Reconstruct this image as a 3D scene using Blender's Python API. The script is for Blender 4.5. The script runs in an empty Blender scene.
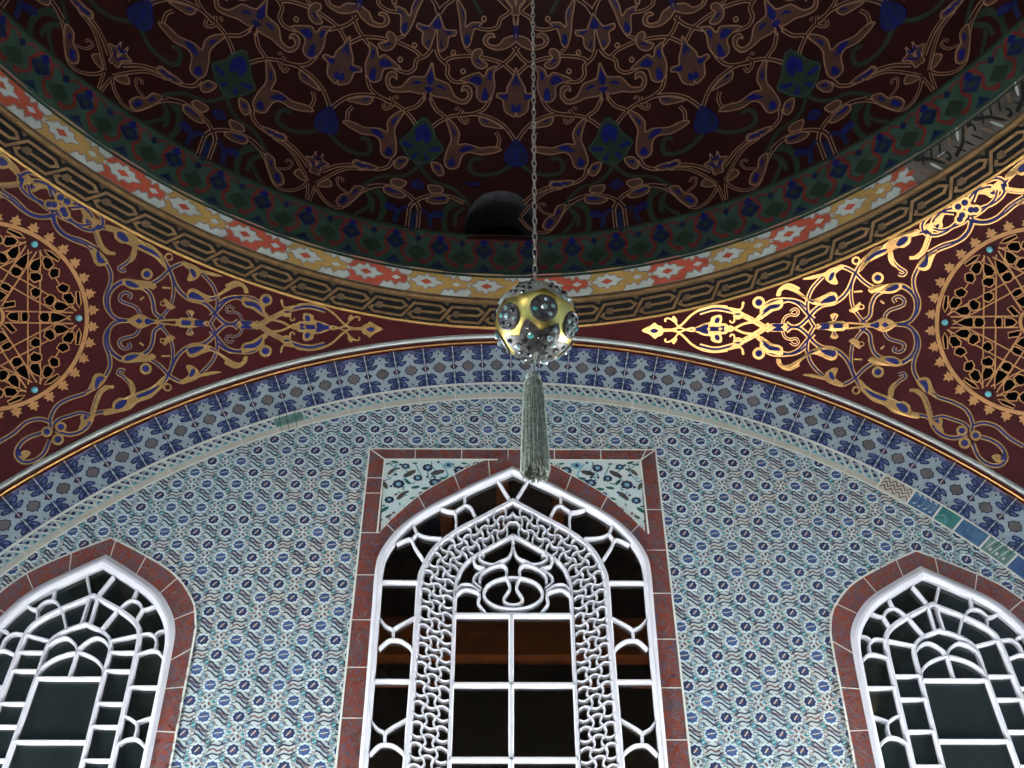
import bpy, math, random
import numpy as np
from mathutils import Matrix, Vector
from mathutils.geometry import tessellate_polygon

random.seed(7)
scene = bpy.context.scene
COL = scene.collection

# ------------------------------------------------------------------ geometry of the room (metres)
YW = 4.1224          # half width of the square room: the tiled wall stands at y = YW
SZ, SR = 2.5559, 6.0813   # centre height and radius of the sphere the corner vaults belong to
ARCH = math.sqrt(SR * SR - YW * YW)      # radius of the wall arch
DZ, DR = 7.27, 3.66  # springing height and radius of the dome
RA, HA = 4.032, 7.108
F_PX = 1068.84
CAM = Vector((-0.0648, -1.37763, 1.6))

# ------------------------------------------------------------------ materials
MATS = {}


def lin(c):
    return tuple(((v / 255) / 12.92 if v / 255 <= 0.04045 else ((v / 255 + 0.055) / 1.055) ** 2.4) for v in c)


def mat(name, rgb, rough=0.5, metal=0.0, var=0.12, scale=9.0, spec=0.5, rgb2=None, bump=0.0, coat=0.0):
    """A paint, glaze or metal whose colour drifts a little over the surface."""
    if name in MATS:
        return MATS[name]
    m = bpy.data.materials.new(name)
    m.use_nodes = True
    nt = m.node_tree
    b = nt.nodes['Principled BSDF']
    tc = nt.nodes.new('ShaderNodeTexCoord')
    nz = nt.nodes.new('ShaderNodeTexNoise')
    nz.inputs['Scale'].default_value = scale
    nz.inputs['Detail'].default_value = 4
    rp = nt.nodes.new('ShaderNodeValToRGB')
    c = lin(rgb)
    if rgb2 is None:
        a = tuple(v * (1 - var) for v in c)
        d = tuple(min(1, v * (1 + var)) for v in c)
    else:
        a, d = c, lin(rgb2)
    rp.color_ramp.elements[0].position = 0.36
    rp.color_ramp.elements[1].position = 0.64
    rp.color_ramp.elements[0].color = (*a, 1)
    rp.color_ramp.elements[1].color = (*d, 1)
    nt.links.new(tc.outputs['Object'], nz.inputs['Vector'])
    nt.links.new(nz.outputs['Fac'], rp.inputs['Fac'])
    nt.links.new(rp.outputs['Color'], b.inputs['Base Color'])
    b.inputs['Roughness'].default_value = rough
    b.inputs['Metallic'].default_value = metal
    b.inputs['Specular IOR Level'].default_value = spec
    b.inputs['Coat Weight'].default_value = coat
    b.inputs['Coat Roughness'].default_value = 0.12
    if bump:
        bp = nt.nodes.new('ShaderNodeBump')
        bp.inputs['Strength'].default_value = bump
        bp.inputs['Distance'].default_value = 0.004
        nt.links.new(nz.outputs['Fac'], bp.inputs['Height'])
        nt.links.new(bp.outputs['Normal'], b.inputs['Normal'])
    MATS[name] = m
    return m


def glass_mat(name, tint, haze, gloss=0.5):
    m = bpy.data.materials.new(name)
    m.use_nodes = True
    nt = m.node_tree
    nt.nodes.remove(nt.nodes['Principled BSDF'])
    out = nt.nodes['Material Output']
    tr = nt.nodes.new('ShaderNodeBsdfTransparent')
    tr.inputs['Color'].default_value = (*lin(tint), 1)
    gl = nt.nodes.new('ShaderNodeBsdfGlossy')
    gl.inputs['Roughness'].default_value = 0.04
    fr = nt.nodes.new('ShaderNodeFresnel')
    fr.inputs['IOR'].default_value = 1.45
    m1 = nt.nodes.new('ShaderNodeMixShader')
    nt.links.new(fr.outputs['Fac'], m1.inputs['Fac'])
    nt.links.new(tr.outputs[0], m1.inputs[1])
    nt.links.new(gl.outputs[0], m1.inputs[2])
    di = nt.nodes.new('ShaderNodeBsdfDiffuse')
    tc = nt.nodes.new('ShaderNodeTexCoord')
    nz = nt.nodes.new('ShaderNodeTexNoise')
    nz.inputs['Scale'].default_value = 5
    rp = nt.nodes.new('ShaderNodeValToRGB')
    c = lin(haze)
    rp.color_ramp.elements[0].color = (*[v * 0.6 for v in c], 1)
    rp.color_ramp.elements[1].color = (*[min(1, v * 1.4) for v in c], 1)
    nt.links.new(tc.outputs['Object'], nz.inputs['Vector'])
    nt.links.new(nz.outputs['Fac'], rp.inputs['Fac'])
    nt.links.new(rp.outputs['Color'], di.inputs['Color'])
    m2 = nt.nodes.new('ShaderNodeMixShader')
    m2.inputs['Fac'].default_value = gloss
    nt.links.new(di.outputs[0], m2.inputs[1])
    nt.links.new(m1.outputs[0], m2.inputs[2])
    nt.links.new(m2.outputs[0], out.inputs['Surface'])
    MATS[name] = m
    return m


# ------------------------------------------------------------------ mesh helpers
def catmull(P, n=5, closed=False):
    P = np.asarray(P, float)
    if len(P) < 3:
        return P
    if closed:
        Q = np.vstack([P[-1], P, P[0], P[1]])
    else:
        Q = np.vstack([2 * P[0] - P[1], P, 2 * P[-1] - P[-2]])
    out = []
    for i in range(1, len(Q) - 2):
        a, b, c, d = Q[i - 1], Q[i], Q[i + 1], Q[i + 2]
        for k in range(n):
            t = k / n
            out.append(0.5 * (2 * b + (c - a) * t + (2 * a - 5 * b + 4 * c - d) * t * t + (3 * b - a - 3 * c + d) * t ** 3))
    if not closed:
        out.append(P[-1])
    return np.array(out)


def normals2(P, closed=False):
    P = np.asarray(P, float)
    if closed:
        d = np.roll(P, -1, 0) - np.roll(P, 1, 0)
    else:
        d = np.gradient(P, axis=0)
    d /= np.maximum(np.linalg.norm(d, axis=1), 1e-9)[:, None]
    return np.stack([-d[:, 1], d[:, 0]], 1)


def miter(P, closed=False):
    """Offset directions that keep a constant width round sharp corners."""
    P = np.asarray(P, float)
    n = len(P)
    seg = np.roll(P, -1, 0) - P
    seg /= np.maximum(np.linalg.norm(seg, axis=1), 1e-9)[:, None]
    nn = np.stack([-seg[:, 1], seg[:, 0]], 1)
    out = np.zeros_like(P)
    for i in range(n):
        a = nn[i - 1] if (closed or i > 0) else nn[i]
        b = nn[i] if (closed or i < n - 1) else nn[i - 1]
        m = a + b
        L = m @ m
        out[i] = m * min(2 / max(L, 1e-6), 2.5) if L > 1e-6 else a
        if L > 1e-6:
            out[i] = m / max(m @ a, 0.35)
    return out


class Mesh:
    def __init__(self, fn=None):
        self.v, self.f, self.m, self.mats = [], [], [], []
        self.fn = fn
        self.smooth = []

    def mi(self, name):
        if name not in self.mats:
            self.mats.append(name)
        return self.mats.index(name)

    def add(self, pts, faces, mt, smooth=False):
        o = len(self.v)
        k = self.mi(mt)
        self.v.extend([tuple(float(c) for c in p) for p in pts])
        for f in faces:
            self.f.append(tuple(o + i for i in f))
            self.m.append(k)
            self.smooth.append(smooth)

    # flat ornament drawn on the surface fn(u, v, layer)
    def poly(self, P, mt, layer=1):
        pts = [self.fn(p[0], p[1], layer) for p in P]
        self.add(pts, [tuple(range(len(pts)))], mt)

    def stroke(self, P, w, mt, layer=1, closed=False, taper=False, sm=0):
        P = catmull(P, sm, closed) if sm else np.asarray(P, float)
        if len(P) < 2:
            return
        N = normals2(P, closed)
        n = len(P)
        ww = np.full(n, w * 0.5)
        if taper:
            ww = w * 0.5 * np.sin(np.linspace(0.15, math.pi - 0.15, n))
        A, B = P + N * ww[:, None], P - N * ww[:, None]
        pts = [self.fn(a[0], a[1], layer) for a in A] + [self.fn(b[0], b[1], layer) for b in B]
        F = [(i, i + 1, n + i + 1, n + i) for i in range(n - 1)]
        if closed:
            F.append((n - 1, 0, n, 2 * n - 1))
        self.add(pts, F, mt)

    def disc(self, c, r, mt, layer=1, n=12, ry=None, rot=0.0, lobes=0, amp=0.0):
        ry = r if ry is None else ry
        P = []
        for i in range(n):
            a = 2 * math.pi * i / n
            k = 1 + amp * math.cos(lobes * a) if lobes else 1
            x, y = r * k * math.cos(a), ry * k * math.sin(a)
            P.append((c[0] + x * math.cos(rot) - y * math.sin(rot), c[1] + x * math.sin(rot) + y * math.cos(rot)))
        self.poly(P, mt, layer)

    # solid bar of a window: chamfered section swept along a path in the wall plane (x, z)
    def bar(self, P, w, y0, y1, mt, closed=False, sm=0):
        P = catmull(P, sm, closed) if sm else np.asarray(P, float)
        N = miter(P, closed)
        n = len(P)
        prof = [(-.5, y0), (-.5, y1 + (y0 - y1) * .45), (-.27, y1), (.27, y1), (.5, y1 + (y0 - y1) * .45), (.5, y0)]
        pts = []
        for i in range(n):
            for s, y in prof:
                q = P[i] + N[i] * (s * w)
                pts.append((q[0], y, q[1]))
        k = len(prof)
        F = []
        for i in range(n if closed else n - 1):
            j = (i + 1) % n
            for a in range(k):
                b = (a + 1) % k
                F.append((i * k + a, i * k + b, j * k + b, j * k + a))
        if not closed:
            F.append(tuple(range(k)))
            F.append(tuple((n - 1) * k + a for a in reversed(range(k))))
        self.add(pts, F, mt)

    # moulding between two outlines with the same number of points
    def band3(self, A, B, y0, y1, mt):
        n = len(A)
        M = (np.asarray(A) + np.asarray(B)) / 2
        rows = []
        for Q, y in ((A, y0), (A, y1 + .012), (A * .6 + B * .4, y1), (A * .35 + B * .65, y1), (B, y1 + .014), (B, y0)):
            rows.append([(q[0], y, q[1]) for q in np.asarray(Q)])
        pts = [p for r in rows for p in r]
        F = []
        for k in range(len(rows)):
            kk = (k + 1) % len(rows)
            for i in range(n - 1):
                F.append((k * n + i, k * n + i + 1, kk * n + i + 1, kk * n + i))
        self.add(pts, F, mt)

    def grid(self, rows, mt, smooth=True, closed_u=False):
        n = len(rows[0])
        pts = [p for r in rows for p in r]
        F = []
        for k in range(len(rows) - 1):
            for i in range(n if closed_u else n - 1):
                j = (i + 1) % n
                F.append((k * n + i, k * n + j, (k + 1) * n + j, (k + 1) * n + i))
        self.add(pts, F, mt, smooth)

    def build(self, name, parent=None, flip=None):
        me = bpy.data.meshes.new(name)
        me.from_pydata(self.v, [], self.f)
        for m in self.mats:
            me.materials.append(MATS[m])
        me.polygons.foreach_set('material_index', self.m)
        me.polygons.foreach_set('use_smooth', self.smooth)
        me.validate()
        me.update()
        o = bpy.data.objects.new(name, me)
        COL.objects.link(o)
        if parent:
            o.parent = parent
        return o


def empty(name, loc=(0, 0, 0)):
    o = bpy.data.objects.new(name, None)
    o.location = loc
    o.empty_display_size = 0.1
    COL.objects.link(o)
    return o


def tag(o, label, cat, kind=None, group=None):
    o['label'] = label
    o['category'] = cat
    if kind:
        o['kind'] = kind
    if group:
        o['group'] = group
    return o


def sphere_pts(c, r, nu=16, nv=10, sx=1, sy=1, sz=1):
    V, F = [], []
    for j in range(nv + 1):
        t = math.pi * j / nv
        for i in range(nu):
            a = 2 * math.pi * i / nu
            V.append((c[0] + sx * r * math.sin(t) * math.cos(a), c[1] + sy * r * math.sin(t) * math.sin(a), c[2] + sz * r * math.cos(t)))
    for j in range(nv):
        for i in range(nu):
            F.append((j * nu + i, (j + 1) * nu + i, (j + 1) * nu + (i + 1) % nu, j * nu + (i + 1) % nu))
    return V, F


# ------------------------------------------------------------------ surfaces
def wall_fn(x, z, l):
    return (x, YW - 0.0012 * l, z)


def arch_fn(base):
    def f(a, r, l):                       # a in degrees from the crown, r radius
        t = math.radians(a)
        return (r * math.sin(t), YW - base - 0.0012 * l, SZ + r * math.cos(t))
    return f


EL0 = math.radians(39.82)
A45 = math.radians(45)
PN = Vector((math.sin(A45) * math.cos(EL0), math.cos(A45) * math.cos(EL0), math.sin(EL0)))
PU = Vector((math.cos(A45), -math.sin(A45), 0))
PV = Vector((-math.sin(A45) * math.sin(EL0), -math.cos(A45) * math.sin(EL0), math.cos(EL0)))


def vault_fn(u, v, l):                    # metres on the corner vault, from the centre of its roundel
    h = math.hypot(u, v)
    if h < 1e-9:
        d = PN
    else:
        t = h / SR
        d = PN * math.cos(t) + (PU * (u / h) + PV * (v / h)) * math.sin(t)
    r = SR - 0.003 * l
    return (d.x * r, d.y * r, SZ + d.z * r)


def dome_fn(a, e, l):
    a, e = math.radians(a), math.radians(e)
    r = DR - 0.0025 * l
    return (r * math.cos(e) * math.sin(a), r * math.cos(e) * math.cos(a), DZ + r * math.sin(e))


def cone_fn(R0, z0, R1, z1):
    n = Vector((z1 - z0, R0 - R1))        # (radial, z) pointing out of the wall: inward and down
    n = Vector((-abs(n.x), -abs(n.y))).normalized()

    def f(a, t, l):
        a = math.radians(a)
        R = R0 + (R1 - R0) * t + n.x * 0.0025 * l
        z = z0 + (z1 - z0) * t + n.y * 0.0025 * l
        return (R * math.sin(a), R * math.cos(a), z)
    return f

# ------------------------------------------------------------------ palette
mat('tile_white', (202, 204, 194), .22, rgb2=(186, 206, 208), scale=1.6)
mat('tile_pale', (210, 224, 224), .22, var=.06, scale=3)
mat('tile_vine', (120, 108, 112), .25, var=.2, scale=12)
mat('tile_cream', (186, 182, 166), .3, var=.08)
mat('tile_joint', (214, 214, 204), .5, var=.06)
mat('tile_navy', (52, 64, 98), .2, var=.25, scale=14)
mat('tile_blue', (64, 88, 132), .2, var=.2, scale=12)
mat('tile_sky', (112, 154, 172), .2, var=.15, scale=12)
mat('tile_turq', (58, 140, 152), .2, var=.2, scale=12)
mat('tile_rust', (116, 82, 82), .25, var=.2, scale=12)
mat('tile_taupe', (104, 98, 98), .3, var=.15, scale=16)
mat('tile_green', (44, 96, 84), .25, var=.2, scale=10)
mat('tile_ink', (52, 58, 78), .2, var=.2, scale=12)
mat('tile_olive', (74, 70, 66), .3, var=.2, scale=12)
mat('tile_red', (124, 60, 46), .3, rgb2=(98, 80, 82), scale=30)
mat('star_grey', (164, 178, 186), .25, var=.08, scale=5)
mat('star_blue', (88, 102, 146), .22, var=.2, scale=9)
mat('star_ink', (50, 58, 92), .22, var=.2, scale=12)
mat('band_grey', (164, 180, 180), .3, var=.1, scale=5)
mat('tile_slate', (96, 94, 116), .25, var=.15, scale=12)
mat('tile_brick', (148, 72, 58), .25, var=.15, scale=12)
mat('tile_teal', (48, 112, 110), .2, rgb2=(84, 140, 134), scale=9)
mat('white_paint', (204, 202, 208), .4, var=.04)
mat('grey_white', (166, 168, 164), .65, var=.05, spec=.2)
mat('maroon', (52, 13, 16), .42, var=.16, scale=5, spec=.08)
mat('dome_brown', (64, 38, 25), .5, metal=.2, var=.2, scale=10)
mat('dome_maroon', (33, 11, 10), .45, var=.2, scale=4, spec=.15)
mat('gold_leaf', (234, 186, 122), .085, metal=.78, var=.08, scale=20)
mat('old_gold', (134, 104, 82), .42, metal=.5, var=.15, scale=12)
mat('paint_blue', (12, 18, 74), .4, var=.2, scale=12, spec=.2)
mat('paint_navy', (17, 24, 52), .45, var=.2, scale=12, spec=.2)
mat('paint_green', (38, 58, 48), .5, var=.15, scale=8, spec=.25)
mat('paint_dark_green', (26, 38, 28), .5, var=.15, scale=8, spec=.25)
mat('paint_red', (82, 28, 25), .5, var=.15, scale=8, spec=.25)
mat('bronze', (92, 70, 45), .42, metal=.5, var=.2, scale=14, spec=.2)
mat('tile_sage', (120, 148, 140), .25, rgb2=(84, 120, 112), scale=20)
mat('repair_blue', (62, 92, 132), .22, rgb2=(84, 118, 146), scale=16)
mat('gold_satin', (206, 160, 96), .36, metal=.85, var=.1, scale=20)
mat('bronze_dark', (72, 56, 38), .5, metal=.3, var=.2, scale=14, spec=.2)
mat('key_black', (8, 7, 7), .6, var=.2, spec=.1)
mat('key_brown', (70, 54, 44), .5, var=.2)
mat('floral_white', (112, 116, 112), .55, var=.1, scale=6, spec=.12)
mat('floral_yellow', (108, 84, 40), .55, var=.14, scale=6, spec=.12)
mat('floral_red', (108, 42, 26), .55, var=.14, scale=6, spec=.12)
mat('worn_stone', (66, 60, 54), .75, rgb2=(44, 40, 36), scale=7, spec=.15)
mat('lattice_gold', (146, 102, 60), .42, metal=.5, var=.14, scale=14)
mat('void_black', (3, 3, 3), .9, var=.1, spec=.02)
mat('turquoise_stone', (86, 150, 158), .25, var=.15)
mat('stone_floor', (62, 57, 53), .6, rgb2=(50, 46, 43), scale=2.2)
mat('plaster', (186, 182, 174), .7, var=.06)
mat('side_tile', (150, 170, 178), .3, rgb2=(96, 124, 156), scale=16)
mat('porch_wood', (150, 84, 44), .6, rgb2=(112, 62, 34), scale=6)
mat('porch_dark', (40, 36, 34), .8, var=.2)
mat('ball_gold', (228, 204, 118), .3, metal=1, var=.08, scale=40)
mat('ball_silver', (186, 186, 170), .4, metal=.7, var=.12, scale=60)
mat('gem_setting', (40, 38, 40), .45, metal=.4, rgb2=(68, 64, 64), scale=260)
mat('gem_dark', (26, 30, 34), .08, var=.2, coat=.6)
mat('gem_clear', (112, 134, 134), .06, var=.35, scale=300, coat=1)
mat('gem_teal', (50, 130, 126), .06, var=.2, coat=1)
mat('chain_steel', (150, 146, 138), .38, metal=.9, var=.2, scale=60)
mat('silk', (142, 150, 138), .7, rgb2=(92, 98, 90), scale=160)
mat('niche_grey', (24, 24, 27), .8, var=.15)
glass_mat('pane_dark', (150, 150, 146), (20, 24, 24), .94)
glass_mat('pane_reflection', (110, 118, 116), (52, 62, 60), .66)  # grey green reflection put into the pane as diffuse colour

# ------------------------------------------------------------------ window outlines (x from the middle of the window, z)
Z_LOW = 2.7


def half_outline(P, zlow=Z_LOW, n=6):
    P = list(P)
    Q = catmull(P, n)
    k = max(2, int((Q[-1][1] - zlow) / .25))
    x = P[-1][0]
    tail = [(x, Q[-1][1] + (zlow - Q[-1][1]) * i / k) for i in range(1, k + 1)]
    return np.vstack([Q, tail])


def full(half):
    h = np.asarray(half)
    left = h[::-1].copy()
    left[:, 0] *= -1
    return np.vstack([left[:-1], h])


MID = {
    'outer': half_outline([(0, 5.913), (.215, 5.795), (.363, 5.70), (.53, 5.59), (.656, 5.485), (.745, 5.375), (.808, 5.25), (.829, 5.13), (.826, 4.85), (.818, 4.4), (.812, 3.9)]),
    'inner': half_outline([(0, 5.852), (.199, 5.745), (.344, 5.655), (.506, 5.546), (.624, 5.45), (.703, 5.348), (.762, 5.23), (.781, 5.122), (.778, 4.85), (.772, 4.4), (.768, 3.9)]),
    'mid': half_outline([(0, 5.638), (.19, 5.512), (.35, 5.405), (.476, 5.283), (.538, 5.145), (.557, 5.04), (.557, 4.8), (.562, 4.3), (.566, 3.9)]),
    'light': half_outline([(0, 5.378), (.205, 5.243), (.298, 5.155), (.337, 5.052), (.343, 4.965), (.344, 4.8), (.342, 4.3), (.340, 3.9)]),
    'red': half_outline([(0, 6.02), (.234, 5.936), (.409, 5.82), (.579, 5.692), (.70, 5.56), (.80, 5.43), (.86, 5.28), (.885, 5.13), (.885, 4.85), (.885, 4.4), (.885, 3.9)]),
}
SIDE = {
    'outer': half_outline([(0, 5.19), (.187, 5.077), (.366, 4.955), (.473, 4.825), (.527, 4.70), (.540, 4.55), (.550, 4.3), (.562, 3.9)]),
    'inner': half_outline([(0, 5.105), (.165, 5.008), (.330, 4.893), (.428, 4.772), (.478, 4.655), (.492, 4.52), (.502, 4.3), (.514, 3.9)]),
    'mid': half_outline([(0, 4.92), (.167, 4.833), (.283, 4.75), (.326, 4.66), (.338, 4.45), (.345, 4.25), (.356, 3.9)]),
    'light': half_outline([(0, 4.742), (.115, 4.69), (.176, 4.615), (.184, 4.45), (.190, 4.25), (.200, 3.9)]),
    'red': half_outline([(0, 5.306), (.21, 5.20), (.438, 5.06), (.584, 4.89), (.632, 4.75), (.645, 4.63), (.655, 4.3), (.668, 3.9)]),
}
SIDE_X = 2.467


def shift(P, cx, k):
    """The two side arches are not built quite alike: k lifts or lowers the crown."""
    P = np.array(P, float)
    P[:, 1] += k * .033 * np.clip((P[:, 1] - 4.42) / .77, -.2, 1.2)
    P[:, 0] += cx
    return P


# ------------------------------------------------------------------ back wall: tile field with three window openings
def inside(P, x, z):
    c = False
    n = len(P)
    j = n - 1
    for i in range(n):
        if (P[i][1] > z) != (P[j][1] > z) and x < (P[j][0] - P[i][0]) * (z - P[i][1]) / (P[j][1] - P[i][1]) + P[i][0]:
            c = not c
        j = i
    return c


holes = []
for cx, S, k in ((0, MID, 0), (-SIDE_X, SIDE, 1), (SIDE_X, SIDE, -1)):
    half = S['outer'] * np.array([.985, 1]) - np.array([0, .012])
    holes.append(shift(full(half), cx, k))


def arch_outline(rad, n=48):
    a0 = math.asin(YW / rad)
    return [(rad * math.sin(t), SZ + rad * math.cos(t)) for t in np.linspace(-a0, a0, n)]


def wall_plate(M, openings, mt):
    outer = [(-YW, 0), (YW, 0)] + list(reversed(arch_outline(ARCH + .012)))
    loops = [[Vector((p[0], p[1], 0)) for p in outer]] + [[Vector((p[0], p[1], 0)) for p in h] for h in openings]
    flat = [p for l in loops for p in l]
    tris = tessellate_polygon(loops)
    M.add([M.fn(p.x, p.y, 0) for p in flat], [tuple(t) for t in tris], mt)


W = Mesh(wall_fn)
wall_plate(W, holes, 'tile_white')
covers = [shift(full(SIDE['outer']), -SIDE_X, 1), shift(full(SIDE['outer']), SIDE_X, -1)]
reds = [shift(full(SIDE['red']), -SIDE_X, 1), shift(full(SIDE['red']), SIDE_X, -1)]


def in_field(x, z, pad=0.0):
    if math.hypot(x, z - SZ) > 4.0 or abs(x) > YW - .03:
        return False
    if abs(x) < .90 and z < 6.02:
        return False
    for r in covers:
        if abs(x - r[:, 0].mean()) < .75 and inside(r, x, z):
            return False
    return True


TA, TB = .189, .1853
rng = random.Random(3)


def wp(cx, cz, pts, mt, l, rot=0.0, flip=1):
    W.poly([(cx + flip * (x * math.cos(rot) - y * math.sin(rot)), cz + x * math.sin(rot) + y * math.cos(rot)) for x, y in pts], mt, l)


def wavy(cx, cz, pts, w, mt, l, flip=1):
    W.stroke([(cx + flip * x, cz + y) for x, y in pts], w, mt, l, sm=2)


u = TA / 32
for r in range(-27, 16):
    zc = 5.116 + r * TB / 2
    odd = r % 2
    for c in range(-26, 36):
        xc = -1.867 + (c + (.5 if odd else 0)) * TA
        if zc < 2.62:
            continue
        if in_field(xc, zc):
            k = rng.random()
            blue = 'tile_blue' if k < .4 else 'tile_navy'
            W.disc((xc, zc), 7.4 * u, 'tile_pale', 1, 14, 7.2 * u, lobes=7, amp=.06)
            W.disc((xc, zc), 5.4 * u, blue, 2, 16, 5.2 * u, lobes=8, amp=.09)
            if k < .4:
                W.disc((xc, zc), 2.6 * u, 'tile_slate', 3, 8)
                W.stroke([(xc - 4 * u, zc - .6 * u), (xc + 4 * u, zc + .8 * u)], .8 * u, 'tile_white', 4)
            else:
                W.disc((xc, zc), 2.6 * u, 'tile_rust', 3, 8, 2.0 * u, rot=.7)
                W.stroke([(xc - 2 * u, zc - 2.4 * u), (xc + 1.8 * u, zc + 2.4 * u)], .7 * u, 'tile_pale', 4)
        # vines, buds and curled leaves round the rosette
        for sx in (-1, 1):
            for sy in (-1, 1):
                bx, bz = xc + sx * 8.6 * u, zc + sy * 6.4 * u
                if not in_field(bx, bz):
                    continue
                W.disc((bx, bz), 2.6 * u, 'tile_turq' if (sx * sy > 0) else 'tile_sky', 2, 6, 1.1 * u, rot=sx * sy * .7)
                wavy(xc, zc, [(sx * 5 * u, sy * 4 * u), (sx * 8 * u, sy * 3.6 * u), (sx * 11 * u, sy * 8 * u), (sx * 8 * u, sy * 10.5 * u)], 1.0 * u, 'tile_vine', 1)
                wavy(xc, zc, [(sx * 6.5 * u, sy * .8 * u), (sx * 9 * u, sy * 2.2 * u), (sx * 11 * u, sy * .6 * u)], .9 * u, 'tile_rust' if rng.random() < .6 else 'tile_teal', 1)
                wavy(xc, zc, [(sx * 1.5 * u, sy * 7 * u), (sx * 4.2 * u, sy * 8.4 * u), (sx * 5.6 * u, sy * 11.5 * u)], 1.0 * u, 'tile_ink' if rng.random() < .4 else 'tile_vine', 1)
        mx = xc + 16 * u
        if in_field(mx, zc):
            if (c + (r // 2)) % 2 == 0:
                for dy, mm in ((4.8, 'tile_ink'), (.2, 'tile_navy'), (-4.4, 'tile_ink')):
                    wavy(mx, zc + dy * u, [(-6 * u, 4.0 * u), (-2 * u, 2.4 * u), (2 * u, -1.6 * u), (6.5 * u, -3.6 * u)], 1.6 * u, mm, 2)
                wavy(mx, zc + 2.4 * u, [(-5 * u, 3.2 * u), (0, .6 * u), (5 * u, -3 * u)], .9 * u, 'tile_rust', 2)
            elif odd:
                for q in range(4):
                    a = q * math.pi / 2 + .6
                    W.disc((mx + 4.0 * u * math.cos(a), zc + 3.6 * u * math.sin(a)), 2.5 * u, 'tile_rust' if q % 2 else 'tile_vine', 2, 6, 1.1 * u, rot=a)
                for q in range(4):
                    a = q * math.pi / 2 + 1.4
                    W.disc((mx + 6.2 * u * math.cos(a), zc + 5.6 * u * math.sin(a)), 1.9 * u, 'tile_turq' if q % 2 else 'tile_navy', 2, 6, 1.2 * u, rot=a)
                W.disc((mx, zc), 1.5 * u, 'tile_pale', 3, 6)
            else:
                wavy(mx, zc + 4.0 * u, [(-8 * u, -2 * u), (-3 * u, 1.0 * u), (2 * u, -.4 * u), (8 * u, 2.6 * u)], 1.5 * u, 'tile_ink', 2)
                wavy(mx, zc - 4.0 * u, [(-8 * u, -2.4 * u), (-2 * u, .6 * u), (3 * u, -.8 * u), (8 * u, 2 * u)], 1.5 * u, 'tile_ink', 2)
                wavy(mx, zc, [(-6 * u, -1 * u), (-2 * u, 1.2 * u), (2 * u, -1.2 * u), (6 * u, 1 * u)], 1.5 * u, 'tile_rust', 2)
# hairline joints between the square tiles
x = -YW
for i in range(-21, 22):
    x = -1.867 + (i + .25) * TA
    z = 2.62
    seg = []
    while z < 6.6:
        if in_field(x, z):
            seg.append((x, z))
        else:
            if len(seg) > 1:
                W.stroke([seg[0], seg[-1]], .004, 'tile_joint', 1)
            seg = []
        z += .05
    if len(seg) > 1:
        W.stroke([seg[0], seg[-1]], .004, 'tile_joint', 1)


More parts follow.
